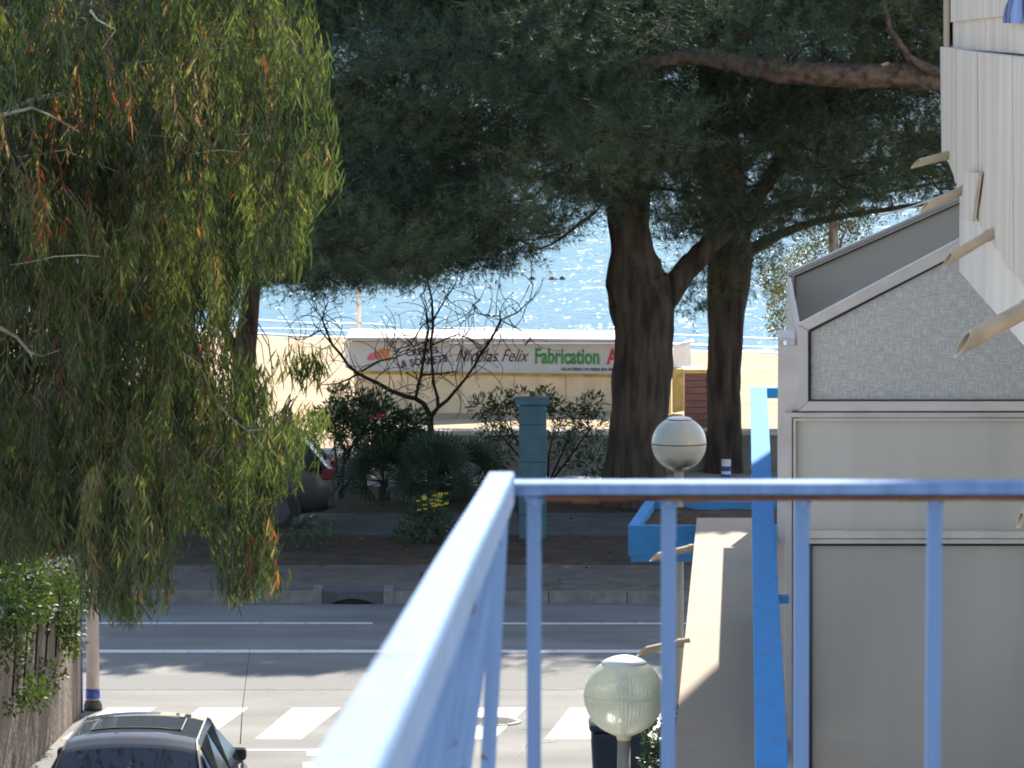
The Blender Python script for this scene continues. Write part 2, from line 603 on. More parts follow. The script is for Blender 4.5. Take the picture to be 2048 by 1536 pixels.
# kerb stones along the far side
kerb = bpy.data.objects.new('kerb', None)
COL.objects.link(kerb)
kerb['kind'] = 'structure'
km = MB().box(-0.495, 0.495, 0, 0.15, 0, 0.15).mesh('kerb_stone', M['kerb'])
inlet_l, inlet_r = G(640, 1212).x, G(768, 1212).x
for i in range(-24, 25):
    cx = (inlet_l + inlet_r) / 2 + i * 1.0
    if abs(i) < 1:
        continue
    o = link('kerb_stone', km, kerb)
    o.location = (cx, KERB_Y + random.uniform(-0.006, 0.006), random.uniform(-0.005, 0.004))
MB().box(-80, 80, KERB_Y + 0.16, 62.0, 0.0, 0.14).build('sidewalk', M['paving'], kind='structure')
MB().box(-80, 80, 62.0, 65.6, 0.0, 0.145).build('verge', M['dirt'], kind='structure')
MB().box(-80, 80, 65.6, 68.8, 0.0, PATH_Z).build('path', M['path'], kind='structure')
MB().box(-80, 80, 68.8, 72.7, 0.0, 0.14).build('garden_soil', M['dirt'], kind='structure')
MB().box(-80, 80, 72.7, 75.2, 0.0, 0.135).build('promenade', M['promenade'], kind='structure')

# beach as one wavy sheet running under the sea
mb = MB()
xs = np.linspace(-60, 60, 121)
ys = np.concatenate([np.linspace(75.2, 150, 130), np.linspace(155, 400, 8)])
for x in xs:
    for y in ys:
        base = -2.0
        wl = 141.5 - 0.55 * x
        if y > wl - 6:
            base -= 0.06 * (y - wl + 6)
        z = base + 0.10 * mnoise.noise(Vector((x * 0.35, y * 0.22, 0))) + 0.045 * mnoise.noise(Vector((x * 1.6, y * 0.7, 4)))
        mb.v.append((x, y, z if y > 75.3 else -2.0))
ny = len(ys)
for i in range(len(xs) - 1):
    for j in range(ny - 1):
        a = i * ny + j
        mb.f.append((a, a + ny, a + ny + 1, a + 1))
mb.build('beach', M['sand'], smooth=True, kind='structure')
sea_z = -2.36
sheet('sea', -4000, 4000, 120, 9000, sea_z, M['water'])
# surf: thin foam ribbons where the water meets the sand
M['foam'] = mat('foam', (0.8, 0.82, 0.84), 0.8, scale=3)
mb = MB()
for off, wd, seed in ((0.0, 0.5, 1), (2.4, 0.35, 5), (6.5, 0.25, 9)):
    prev = None
    for k in range(160):
        x = -22 + k * 0.28
        y = 141.9 - 0.55 * x + off + 1.2 * mnoise.noise(Vector((x * 0.25, seed, 0)))
        ww = wd * max(0.02, 0.5 + 1.4 * mnoise.noise(Vector((x * 0.5, seed * 3.1, 2))))
        cur = [(x, y, sea_z + 0.02), (x, y + ww, sea_z + 0.035)]
        if prev:
            mb.add(prev + cur, [(0, 2, 3, 1)])
        prev = cur
mb.build('surf', M['foam'], kind='stuff')
# far coast
mb = MB()
pts = []
for k in range(81):
    x = -5200 + k * 130
    h = 260 + 190 * mnoise.noise(Vector((x * 0.0011, 3, 0))) + 70 * mnoise.noise(Vector((x * 0.004, 7, 0)))
    pts.append((x, h))
for (x, h) in pts:
    mb.v += [(x, 8800, sea_z), (x, 9500, h * 0.7), (x, 10400, h), (x, 12000, sea_z)]
for k in range(80):
    for j in range(3):
        a = k * 4 + j
        mb.f.append((a, a + 4, a + 5, a + 1))
mb.build('hills', M['hill'], smooth=True, kind='structure')

# road markings ----------------------------------------------------
st = None
for k in range(-3, 6):
    fl, fr = 585 + 185 * k, 682 + 185 * k
    nl, nr = 510 + 193 * k, 602 + 193 * k
    q = [G(nl, 1479), G(nr, 1479), G(fr, 1416), G(fl, 1416)]
    o = MB().add([(p.x, p.y, 0.004) for p in q], [(0, 1, 2, 3)]).build('crosswalk_stripe', M['marking'], road)


def line(name, x0, x1, y0, y1, seg=None):
    a, b_, c, d = G(x0, y1), G(x1, y1), G(x1, y0), G(x0, y0)
    MB().add([(p.x, p.y, 0.004) for p in (a, b_, c, d)], [(0, 1, 2, 3)]).build(name, M['marking'], road)


line('edge_line', -600, 2600, 1300, 1306)
line('centre_line', 60, 745, 1245.5, 1248.5)
line('centre_line', 900, 2300, 1246, 1249)
line('stop_line', 300, 641, 1499, 1502)
line('paint_patch', 614, 643, 1502, 1512)
line('paint_patch', 606, 632, 1525, 1560)
# repair strip: a coarser band across the carriageway, and seam cracks
a, b_, c, d = G(-700, 1378), G(2600, 1378), G(2600, 1350), G(-700, 1350)
MB().add([(p.x, p.y, 0.003) for p in (a, b_, c, d)], [(0, 1, 2, 3)]).build('repair_strip', M['asphalt_fine'], road)


def crack(pts, wpx=1.6):
    mb = MB()
    prev = None
    P = []
    for (x0, y0), (x1, y1) in zip(pts[:-1], pts[1:]):
        n = max(2, int(math.hypot(x1 - x0, y1 - y0) / 6))
        for i in range(n):
            P.append((x0 + (x1 - x0) * i / n + random.uniform(-1.3, 1.3), y0 + (y1 - y0) * i / n + random.uniform(-0.6, 0.6)))
    for (x, y) in P:
        g, h = G(x, y), G(x + wpx, y + 0.8)
        cur = [(g.x, g.y, 0.0075), (h.x, h.y, 0.0075)]
        if prev:
            mb.add(prev + cur, [(0, 1, 3, 2)])
        prev = cur
    mb.build('crack', M['iron'], road)


crack([(-100, 1378), (300, 1379), (700, 1379), (1160, 1379)], 0.8)
crack([(1038, 1510), (1055, 1484), (1110, 1484), (1130, 1440), (1142, 1420), (1175, 1413)])
crack([(1040, 1457), (1075, 1458), (1125, 1457)], 1.2)

# ------------------------------------------------------------------ small street things
c = G(985, 1444)
mb = MB().lathe((c.x, c.y, 0), [(0.31, 0.0), (0.31, 0.012), (0.285, 0.014), (0.0, 0.014)], 32)
mh = thing('manhole_cover', (c.x, c.y, 0), 'round dark cast iron manhole cover set in the crosswalk', 'manhole cover')
mb.build('frame', M['iron'], mh)
kb = MB()
for i in range(-6, 7):
    for j in range(-6, 7):
        x, y = i * 0.04 + (j % 2) * 0.02, j * 0.04
        if x * x + y * y < 0.25 ** 2:
            kb.box(c.x + x - 0.013, c.x + x + 0.013, c.y + y - 0.011, c.y + y + 0.011, 0.012, 0.021)
kb.build('lug', M['iron'], mh, kind='stuff')

# kerb inlet (storm drain)
ix0, ix1 = inlet_l, inlet_r
di = thing('storm_drain', ((ix0 + ix1) / 2, KERB_Y, 0), 'dark storm drain inlet with an arched mouth in the far kerb', 'storm drain')
MB().box(ix0 + 0.02, ix1 - 0.02, KERB_Y + 0.0, KERB_Y + 0.62, 0.143, 0.16).build('lid', mat('inlet_lid', (0.085, 0.085, 0.09), 0.7), di)
n = 14
arch = [(ix0 + 0.02, 0.143)]
arch += [(ix0 + 0.02, 0.002)]
for k in range(n + 1):
    u = k / n
    x = ix0 + 0.14 + (ix1 - ix0 - 0.28) * u
    arch.append((x, 0.002 + 0.065 * math.sin(math.pi * u) ** 0.7))
arch += [(ix1 - 0.02, 0.002), (ix1 - 0.02, 0.143)]
MB().prism([(x, KERB_Y, z) for x, z in arch], (0, 0.06, 0)).build('front_plate', bpy.data.materials['inlet_lid'], di)
MB().box(ix0 + 0.05, ix1 - 0.05, KERB_Y + 0.1, KERB_Y + 0.3, 0.001, 0.14).build('chamber', M['gasket'], di)
for xa, xb in ((ix0 - 0.11, ix0 + 0.015), (ix1 - 0.015, ix1 + 0.11)):
    MB().box(xa, xb, KERB_Y - 0.005, KERB_Y + 0.63, 0.0, 0.165).build('side_stone', M['kerb'], di)


# globe lamps -------------------------------------------------------
def ribbed_globe(c, R):
    """prismatic shade: fine horizontal ridges, vertical ridges near the equator"""
    prof = []
    n = 92
    for i in range(n + 1):
        an = math.radians(-66 + (66 + 58) * i / n)
        r = R * math.cos(an)
        z = R * math.sin(an)
        k = 1.0 + (0.010 if i % 2 else -0.004)
        prof.append((r * k, z))
    mb = MB()
    seg = 120
    vs, fs = [], []
    for i, (r, z) in enumerate(prof):
        for k in range(seg):
            an = 2 * math.pi * k / seg
            rr = r * (1.006 if k % 2 else 0.998)
            vs.append(Vector(c) + Vector((rr * math.cos(an), rr * math.sin(an), z)))
    for i in range(len(prof) - 1):
        for k in range(seg):
            fs.append((i * seg + k, i * seg + (k + 1) % seg, (i + 1) * seg + (k + 1) % seg, (i + 1) * seg + k))
    return mb.add(vs, fs)


LR = 0.26
# near lamp
c1 = U(1248, 1392, 30.2)
lamp = thing('globe_lamp', (c1.x, c1.y, 0), 'lit up clear ribbed glass globe lamp on a post beside the beige ledge', 'street lamp', 'globe lamps along the building')
ribbed_globe(c1, LR).build('globe', M['prismatic'], lamp)
cap = [(LR * math.cos(math.radians(57)) * 1.06, LR * math.sin(math.radians(57)) - 0.004)]
for a_ in (57, 64, 72, 80, 87):
    cap.append((LR * 1.03 * math.cos(math.radians(a_)), LR * 1.03 * math.sin(math.radians(a_)) + 0.002))
MB().lathe(c1, cap, 40).build('cap', M['globe_cap'], lamp, smooth=True)
MB().lathe(c1, [(LR * 1.012, -0.008), (LR * 1.022, 0.0), (LR * 1.012, 0.008)], 64).build('seam_ring', M['prismatic'], lamp, smooth=True)
MB().lathe(c1, [(0.045, -LR - 0.03), (0.05, -LR - 0.005), (0.10, -LR * 0.93), (0.108, -LR * 0.905)], 32).build('gallery', mat('gallery_cream', (0.55, 0.5, 0.36), 0.5), lamp, smooth=True)
MB().lathe(c1, [(0.012, -LR * 0.9), (0.014, -0.1), (0.035, -0.07), (0.04, 0.05), (0.02, 0.09)], 16).build('bulb', M['white_paint'], lamp, smooth=True)
MB().tube([(c1.x, c1.y, 0), (c1.x, c1.y, c1.z - LR - 0.02)], [0.05, 0.042], 20).build('post', M['post_grey'], lamp, smooth=True)
# far lamp
c2 = U(1358, 887, 45.2)
lamp2 = thing('globe_lamp', (c2.x, c2.y, 0), 'milky opal globe lamp with a dark seam in front of the pine trunks', 'street lamp', 'globe lamps along the building')
R2 = 0.268
sph = [(R2 * math.cos(math.radians(a_)), R2 * math.sin(math.radians(a_))) for a_ in range(-70, 65, 5)]


def opal():
    m, t, b = new_mat('opal_globe')
    tc = t.nodes.new('ShaderNodeTexCoord')
    sp = t.nodes.new('ShaderNodeSeparateXYZ')
    t.links.new(tc.outputs['Object'], sp.inputs[0])
    n = t.nodes.new('ShaderNodeTexNoise')
    n.inputs['Scale'].default_value = 9
    t.links.new(tc.outputs['Object'], n.inputs[0])
    ma = t.nodes.new('ShaderNodeMath')
    ma.operation = 'MULTIPLY_ADD'
    t.links.new(n.outputs[0], ma.inputs[0])
    ma.inputs[1].default_value = 0.14
    t.links.new(sp.outputs['Z'], ma.inputs[2])
    mr = t.nodes.new('ShaderNodeMapRange')
    mr.inputs['From Min'].default_value = c2.z - R2 * 0.86 + 0.07
    mr.inputs['From Max'].default_value = c2.z - R2 * 0.45 + 0.07
    t.links.new(ma.outputs[0], mr.inputs['Value'])
    r = t.nodes.new('ShaderNodeValToRGB')           # green algae grime collected in the bowl of the globe
    r.color_ramp.elements[0].color = (0.03, 0.035, 0.02, 1)
    r.color_ramp.elements[1].color = (0.42, 0.42, 0.37, 1)
    t.links.new(mr.outputs[0], r.inputs[0])
    t.links.new(r.outputs[0], b.inputs['Base Color'])
    b.inputs['Roughness'].default_value = 0.3
    b.inputs['Transmission Weight'].default_value = 0.0
    return m


MB().lathe(c2, sph, 48).build('globe', opal(), lamp2, smooth=True)
MB().lathe(c2, [(R2 * 0.42, R2 * 0.895), (R2 * 0.47, R2 * 0.90), (R2 * 0.40, R2 * 0.945), (R2 * 0.25, R2 * 0.985), (0.0, R2)], 40).build('cap', M['globe_cap'], lamp2, smooth=True)
MB().lathe(c2, [(R2 * 1.0, -0.006), (R2 * 1.008, 0.0), (R2 * 1.0, 0.006)], 48).build('seam_ring', M['iron'], lamp2)
MB().lathe(c2, [(0.045, -R2 * 1.02), (0.09, -R2 * 0.955), (0.095, -R2 * 0.935)], 24).build('gallery', M['post_grey'], lamp2, smooth=True)
MB().tube([(c2.x, c2.y, 0), (c2.x, c2.y, c2.z - R2)], [0.055, 0.045], 16).build('post', M['pole_paint'], lamp2, smooth=True)

# pale lamp column and blue pole at the left corner
p0 = G(186, 1420)
pole = thing('lamp_column', (p0.x, p0.y, 0), 'pale grey round column with a blue band, beside the stained wall', 'pole')
MB().tube([(p0.x, p0.y, 0.10), (p0.x, p0.y, 5.5)], [0.072, 0.058], 24).build('shaft', M['pole_paint'], pole, smooth=True)
MB().tube([(p0.x, p0.y, 0.13), (p0.x, p0.y, 0.23)], [0.078, 0.076], 24).build('band', M['bollard_blue'], pole, smooth=True)
MB().lathe((p0.x, p0.y, 0), [(0.10, 0), (0.10, 0.05), (0.085, 0.10), (0.075, 0.11)], 24).build('base', M['iron'], pole, smooth=True)
p1 = G(160, 1425)
o = MB().tube([(p1.x, p1.y, 0), (p1.x, p1.y, 3.2)], 0.032, 12).build('sign_pole', M['navy'], smooth=True)
tag(o, 'thin dark blue pole against the end of the stained wall', 'pole')

# stained garden wall on the left
wall = thing('garden_wall', B(-7.1, 46, 0), 'stained brown rendered garden wall with ivy on top, beside the silver car', 'wall')
mb = MB()
WY0, WY1, WX = 30.0, 49.3, -7.08
mb.bbox(WX - 0.3, WX, WY0, WY1, 0, 1.75)
mb.build('wall_face', M['stained'], wall)
MB().bbox(WX - 0.34, WX + 0.04, WY0 - 0.02, WY1 + 0.02, 1.75, 1.83).build('coping', M['kerb'], wall)

# waste bin and its shrub by the ledge
b0 = G(1235, 1585)
wb = thing('waste_bin', (b0.x, b0.y, 0), 'dark rounded waste bin behind the lamp post at the kerb', 'bin')
MB().prism([(b0.x - 0.23, b0.y - 0.25, 0.05), (b0.x + 0.28, b0.y - 0.25, 0.05), (b0.x + 0.31, b0.y - 0.28, 0.62), (b0.x - 0.26, b0.y - 0.28, 0.62)], (0, 0.55, 0)).build('body', M['bin'], wb, bevel=0.04)
MB().box(b0.x - 0.28, b0.x + 0.33, b0.y - 0.31, b0.y + 0.31, 0.625, 0.70).build('lid', M['bin'], wb, bevel=0.035)

# ------------------------------------------------------------------ the building on the right
bld = thing('apartment_building', B(1.4, 20, 0), 'cream apartment building with white board parapets and beige spouts', 'building')
mb = MB()
mb.bbox(1.9, 11, -8, 40, 0, 8.38)                     # set-back storeys behind the veranda
mb.bbox(1.32, 11, -8, 28.6, 5.85, 13.6)             # upper block
mb.bbox(1.2, 11, 28.62, 43.0, 8.4, 13.6)              # unseen overhang, added past the parapet to shade the rail and ledge
mb.build('wall', M['wall_body'], bld)
MB().bbox(-0.44, 0.245, 9, 43.4, 2.55, 2.75).build('ledge', M['ledge'], bld)
MB().bbox(0.25, 1.9, 9, 43.4, 1.75, 1.95).build('terrace', M['ledge'], bld)
MB().bbox(-0.1, 1.88, 9, 43.0, 0, 1.745).build('ground_floor_wall', M['wall_body'], bld)
# board parapet, segment by segment (joints recessed between boards)
PX = 1.2
segs = [
    [(1880, 93), (1910.5, 97), (1910.5, 368), (1907, 352), (1893, 318), (1883, 316)],
    [(1913.5, 98), (1953, 104), (1954.5, 444), (1948, 425), (1930, 400), (1913.5, 376)],
    [(1956.5, 104), (2023, 112), (2024, 546), (2010, 532), (2000, 505), (1990, 498), (1975, 470), (1958, 450)],
    [(2026, 112), (2110, 120), (2120, 640), (2075, 600), (2048, 578), (2040, 560), (2028, 550)],
    [(2112, 120), (2260, 130), (2260, 760), (2180, 690), (2122, 642)],
]
for sgm in segs:
    MB().prism([BP(x, y, PX) for x, y in sgm], (0.09, 0, 0)).build('parapet_board', M['white_wall'], bld, bevel=0.006)
# narrow loose board hanging below the parapet
MB().prism([BP(1930, 345, PX - 0.03), BP(1957, 345, PX - 0.03), BP(1944, 443, PX - 0.03), BP(1918, 440, PX - 0.03)], (0.02, 0, 0)).build('loose_board', M['white_wall'], bld)
# canvas screen above the parapet, with a blue sail emblem
for poly, nm in (([(1889, -60), (2260, -90), (2260, 30), (2000, 33), (1950, 38), (1889, 46)], 'upper_screen'),
                 ([(1889, 46), (1950, 38.5), (2000, 33.5), (2260, 30.5), (2260, 126), (2048, 108), (1950, 100), (1889, 93)], 'lower_screen')):
    MB().prism([BP(x, y, PX + 0.03 if nm == 'upper_screen' else PX + 0.045) for x, y in poly], (0.05, 0, 0)).build(nm, M['white_wall'], bld)
MB().prism([BP(1887, -60, PX + 0.012), BP(1895, -60, PX + 0.012), BP(1895, 92, PX + 0.012), BP(1887, 91, PX + 0.012)], (0.012, 0, 0)).build('edge_strip', M['ledge'], bld)
em = MB()
em.prism([BP(x, y, PX + 0.012) for x, y in [(2031, -60), (2042, -60), (2042, 44), (2039, 47), (2021, 47), (2021, 28), (2025, 10), (2030, -5)]], (0.01, 0, 0))
em.build('emblem_sail', M['sail_blue'], bld)
em = MB()
em.prism([BP(x, y, PX + 0.012) for x, y in [(2018, 46), (2020, 26), (2025, 6), (2030, -8), (2030, -30), (2022, -14), (2016, 8), (2013, 28), (2013, 46)]], (0.01, 0, 0))
em.prism([BP(x, y, PX + 0.012) for x, y in [(2010.5, 46), (2010.5, 28), (2014, 10), (2019, -6), (2014, 4), (2008, 20), (2005, 38), (2006, 46)]], (0.01, 0, 0))
em.build('emblem_sail', M['sail_dark'], bld)


# drain spouts: half-cut beige pipes
def spout(root, tip, r, name='drain_spout'):
    root, tip = Vector(root), Vector(tip)
    d = (tip - root).normalized()
    mb = MB()
    n = 14
    side = d.cross(Vector((0, 0, 1))).normalized()
    up = side.cross(d)
    vs = []
    for i, (p, rr) in enumerate(((root, r), (tip, r), (tip, r * 0.8), (root, r * 0.8))):
        for k in range(n):
            an = 2 * math.pi * k / n
            q = p + side * rr * math.cos(an) + up * rr * math.sin(an)
            if i in (1, 2):
                q = q + d * (-math.sin(an)) * rr * 1.6      # mouth cut on the slant
            vs.append(q)
    fs = []
    for i in range(3):
        for k in range(n):
            fs.append((i * n + k, i * n + (k + 1) % n, (i + 1) * n + (k + 1) % n, (i + 1) * n + k))
    mb.add(vs, fs).build(name, M['spout'], bld, smooth=False)
    L_ = (tip - root).length
    MB().tube([root + d * L_ * 0.16, root + d * L_ * 0.24], r * 1.16, 14).build('spout_collar', M['spout'], bld)


def spout_px(rx, ry, tx, ty, Y, rpx, toward=0.12):
    s = Y / F
    spout(U(rx, ry, Y), U(tx, ty, Y - toward), rpx * s)


spout_px(1905, 308, 1832, 327, 27.4, 8)
spout_px(1945, 372, 1848, 415, 25.2, 9)
spout_px(1998, 458, 1895, 520, 22.4, 10.5)
spout_px(2090, 598, 1925, 688, 19.3, 18)
spout_px(1400, 1092, 1308, 1114, 41.5, 7)
spout_px(1378, 1282, 1283, 1303, 34.6, 8)
spout_px(2110, 960, 2040, 1040, 24, 10)
# thin cable across the roof corner
MB().tube([U(1742, 436, 30.5), U(1820, 415, 30.3), U(1905, 384, 29.0), U(1935, 362, 27.0)], 0.006, 6).build('cable', M['alu'], bld)

# ------------------------------------------------------------------ veranda
VY0, VY1 = 30.0, 36.6
ver = thing('balcony_screen', B(0.33, VY0, 1.95), 'grey panelled balcony screen with two sloping gables in pale metal frames', 'screen')


def vp(pts, name, m, y=VY0, d=0.05, bevel=0.0):
    return MB().prism([U(x, yy, y) for x, yy in pts], (0, d, 0)).build(name, m, ver, bevel=bevel)


# gable glazing: pane, gasket, frame
vp([(1622, 664), (1984, 478), (2100, 420), (2100, 799), (1622, 799)], 'pane', M['figured'], VY0 + 0.045, 0.01)
vp([(1616, 799.5), (2100, 799.5), (2100, 802.5), (1616, 802.5)], 'gasket', M['gasket'], VY0 + 0.02, 0.03)
vp([(1617, 665), (1622, 662), (1622, 799), (1617, 799)], 'gasket', M['gasket'], VY0 + 0.02, 0.03)
vp([(1617, 661), (1984, 473), (2100, 415), (2100, 418), (1984, 476.5), (1622, 664)], 'gasket', M['gasket'], VY0 + 0.02, 0.03)
vp([(1596, 649), (1962, 455), (2100, 385), (2100, 414), (1984, 472.5), (1616.5, 660.5)], 'slope_rail', M['alu'], VY0 - 0.01, 0.09, 0.004)
vp([(1596, 650), (1616, 661), (1616.5, 803), (1596, 822)], 'stile', M['alu'], VY0 - 0.012, 0.09, 0.004)
vp([(1617, 803), (2100, 803), (2100, 822), (1597, 822.5)], 'bottom_rail', M['alu_bright'], VY0 - 0.014, 0.09, 0.004)
# lower unit
vp([(1585, 822.8), (2100, 822.8), (2100, 825.2), (1585, 825.2)], 'joint', M['rust'], VY0 + 0.0, 0.05)
vp([(1570, 825.4), (2100, 825.4), (2100, 835), (1584, 835), (1584, 1900), (1570, 1900)], 'outer_frame', M['alu'], VY0 - 0.014, 0.08, 0.004)
vp([(1586, 836.5), (2100, 836.5), (2100, 842), (1592, 842), (1592, 1900), (1586, 1900)], 'inner_frame', M['alu_bright'], VY0 - 0.002, 0.06, 0.003)
vp([(1584, 835), (1586, 836.5), (1586, 1900), (1584, 1900)], 'gasket', M['gasket'], VY0 + 0.02, 0.03)
vp([(1588, 838), (2100, 838), (2100, 1064), (1588, 1064)], 'upper_panel', M['grey_sheet'], VY0 + 0.04, 0.012)
vp([(1593, 1061), (2100, 1063), (2100, 1077), (1593, 1077)], 'sill_top', M['alu_bright'], VY0 - 0.05, 0.12, 0.004)
vp([(1593, 1078), (2100, 1078), (2100, 1087.5), (1593, 1087.5)], 'sill_bottom', M['alu_bright'], VY0 - 0.03, 0.1, 0.004)
vp([(1617, 1088), (2100, 1088), (2100, 1092), (1624, 1092), (1624, 1900), (1619, 1900)], 'gasket', M['gasket'], VY0 + 0.02, 0.03)
vp([(1593, 1088), (1617, 1088), (1618.5, 1900), (1593, 1900)], 'lower_stile', M['alu'], VY0 - 0.004, 0.06, 0.003)
vp([(1610, 1086), (2100, 1086), (2100, 1900), (1610, 1900)], 'lower_panel', M['low_sheet'], VY0 + 0.04, 0.012)
vp([(1557.5, 690), (1597, 690), (1597, 1900), (1557.5, 1900)], 'side_closure', M['alu'], VY0 + 0.055, 0.02)
# side walls (seen at a graze), roof sheet and roof edge
eN, eF = U(1596, 649, VY0), U(1577, 546, VY1)
# the farther gable, parallel to the near one
vp([(1591, 554), (1926, 404), (2100, 326), (2100, 800), (1591, 800)], 'far_pane', M['grey_sheet'], VY1 + 0.045, 0.012)
vp([(1576, 545), (1926, 390), (2100, 312), (2100, 318.5), (1926, 396.5), (1577, 552)], 'far_cap_rail', M['alu'], VY1 - 0.03, 0.10, 0.003)
vp([(1577, 552.5), (1926, 397), (2100, 319), (2100, 324), (1926, 402), (1589, 552)], 'far_slope_rail', M['alu_bright'], VY1 - 0.015, 0.07, 0.003)
vp([(1589, 552.2), (1926, 402.2), (2100, 324.2), (2100, 326.5), (1926, 404.5), (1592, 554)], 'gasket', M['gasket'], VY1 + 0.01, 0.03)
vp([(1577, 553), (1583, 553), (1583, 800), (1577, 800)], 'far_stile', M['alu'], VY1 - 0.015, 0.07, 0.003)
vp([(1583.5, 553), (1589, 553), (1589, 800), (1583.5, 800)], 'far_stile', M['alu_bright'], VY1 - 0.005, 0.06, 0.003)
vp([(1589.2, 553), (1591.5, 553), (1591.5, 800), (1589.2, 800)], 'gasket', M['gasket'], VY1 + 0.01, 0.03)
zb = 1.96


def side(d0, z1n, z1f, nm, m, ya=VY0 + 0.08, yb=VY1, th=0.03):
    MB().prism([B(d0, ya, zb), B(d0, yb, zb), B(d0, yb, z1f), B(d0, ya, z1n)], (th, 0, 0)).build(nm, m, ver)


zc = U(1570, 683, VY0).z
side(0.222, zc, zc, 'side_panel', M['alu'], VY0 + 0.08, VY0 + 0.75)
MB().bbox(0.215, 0.33, VY0 + 0.07, VY0 + 0.78, zc, zc + 0.02).build('side_rail', M['alu'], ver)
MB().prism([B(0.335, VY0 + 0.08, zb), B(0.335, VY1, zb), B(0.335, VY1, eF.z - 0.03), B(0.335, VY0 + 0.08, eN.z - 0.03)], (0.03, 0, 0)).build('clerestory', M['alu'], ver)
# ------------------------------------------------------------------ blue railing along the ledge
RZ = 4.05
br = thing('blue_railing', B(0.1, 36, 2.75), 'flat topped bright blue railing running along the beige ledge', 'railing')
YF = 42.5
MB().bbox(0.055, 0.205, 11, YF, RZ - 0.03, RZ).build('handrail', M['blue_wood'], br, bevel=0.004)
MB().bbox(0.207, 1.88, YF - 0.09, YF, RZ - 0.095, RZ - 0.002).build('end_rail', M['blue_wood'], br)
MB().bbox(0.115, 0.145, 11, YF - 0.1, RZ - 0.06, RZ - 0.032).build('under_rail', M['blue_wood'], br)
MB().bbox(0.115, 0.145, 11, YF - 0.1, 2.86, 2.89).build('bottom_rail', M['blue_wood'], br)
balm = MB().box(-0.009, 0.009, -0.009, 0.009, 2.89, RZ - 0.06).mesh('baluster', M['blue_wood'])
k = 0
y = 12.0
while y < YF - 0.1:
    o = link('baluster', balm, br)
    o.location = B(0.13, y, 0)
    y += 0.14
for y in (12, 16, 20, 24, 28, 32, 36, 40, YF - 0.06):
    MB().bbox(0.10, 0.16, y + 0.03, y + 0.085, 2.75, RZ - 0.1).build('post', M['blue_wood'], br)
for y in (27.3, 20.4):
    MB().bbox(0.206, 0.27, y, y + 0.12, RZ - 0.1, RZ - 0.06).build('bracket', M['blue_planter'], br)

# blue planter
pl = thing('planter', U(1400, 1112, 43.0), 'large shallow blue planter box of dark soil beyond the ledge', 'planter')
pf, pb = G(1257, 1051, 2.72), G(1289, 1003, 2.72)
x0, y0, y1 = pf.x, pf.y, pb.y
sl = (pb.x - pf.x) / (y1 - y0)
zt, zb_ = 2.72, 2.43
xr = 4.4


def sk(x, y):
    return x + sl * (y - y0)


MB().prism([(x0, y0, zb_), (xr, y0, zb_), (xr, y0, zt), (x0, y0, zt)], (0, 0.07, 0)).build('front_wall', M['blue_planter'], pl, bevel=0.004)
MB().prism([(sk(x0, y1), y1, zb_), (xr, y1, zb_), (xr, y1, zt), (sk(x0, y1), y1, zt)], (0, 0.08, 0)).build('back_wall', M['blue_planter'], pl, bevel=0.004)
MB().prism([(x0, y0 + 0.072, zb_), (x0 + 0.10, y0 + 0.072, zb_), (x0 + 0.10, y0 + 0.072, zt - 0.002), (x0, y0 + 0.072, zt - 0.002)], (sl * (y1 - y0), y1 - y0 - 0.075, 0)).build('side_wall', M['blue_planter'], pl, bevel=0.004)
mb = MB()
nx_, ny_ = 30, 22
for i in range(nx_ + 1):
    for j in range(ny_ + 1):
        yy = y0 + 0.07 + (y1 - y0 - 0.07) * j / ny_
        xx = sk(x0, yy) + 0.09 + (xr - x0 - 0.3) * i / nx_
        mb.v.append((xx, yy, zt - 0.075 + 0.05 * mnoise.noise(Vector((xx * 3, yy * 3, 0))) + 0.02 * mnoise.noise(Vector((xx * 11, yy * 11, 3)))))
for i in range(nx_):
    for j in range(ny_):
        a = i * (ny_ + 1) + j
        mb.f.append((a, a + ny_ + 1, a + ny_ + 2, a + 1))
mb.build('soil', M['soil'], pl, smooth=True)
MB().prism([(x0 + 0.02, y0 + 0.01, zb_ - 0.05), (xr, y0 + 0.01, zb_ - 0.05), (xr, y0 + 0.01, zb_ - 0.001), (x0 + 0.02, y0 + 0.01, zb_ - 0.001)], (sl * (y1 - y0), y1 - y0, 0)).build('base', M['blue_planter'], pl)

# ------------------------------------------------------------------ our own balcony railing
RY = 4.1
rl = thing('balcony_railing', (0, RY, H - 1.46), 'pale blue metal balcony railing with rust under its top rail', 'railing')
FZ = H - 1.46
cor = U(1002, 975, RY)
zt0 = cor.z
ztop, zbot = U(1200, 962, RY).z, U(1200, 988, RY).z
x_l, x_r = U(1002, 975, RY).x, 0.06 + 1.4
MB().box(x_l, x_r, RY - 0.02, RY + 0.02, zbot, ztop).build('top_rail', M['rail_paint'], rl, bevel=0.004)
rm = MB()
for k in range(60):
    xa = U(1090, 975, RY).x + k * 0.024
    hh = 0.0042 + 0.003 * mnoise.noise(Vector((k * 0.5, 1, 0)))
    rm.box(xa, xa + 0.0235, RY - 0.0205, RY + 0.0205, zbot - max(hh, 0.001), zbot - 0.0003)
rm.build('rust_scale', M['rust'], rl)
MB().box(x_l, x_r, RY - 0.018, RY + 0.018, FZ + 0.08, FZ + 0.095).build('bottom_rail', M['rail_paint'], rl)
hw = 14.5 * RY / F
barm = MB().box(-hw, hw, -hw, hw, FZ + 0.095, zbot).mesh('baluster', M['rail_paint'])
for cx in (1068, 1337, 1603, 1868, 2134, 2400, 2666, 2932, 3198, 3464, 3730, 3996):
    o = link('baluster', barm, rl)
    o.location = (U(cx, 1200, RY).x, RY, 0)
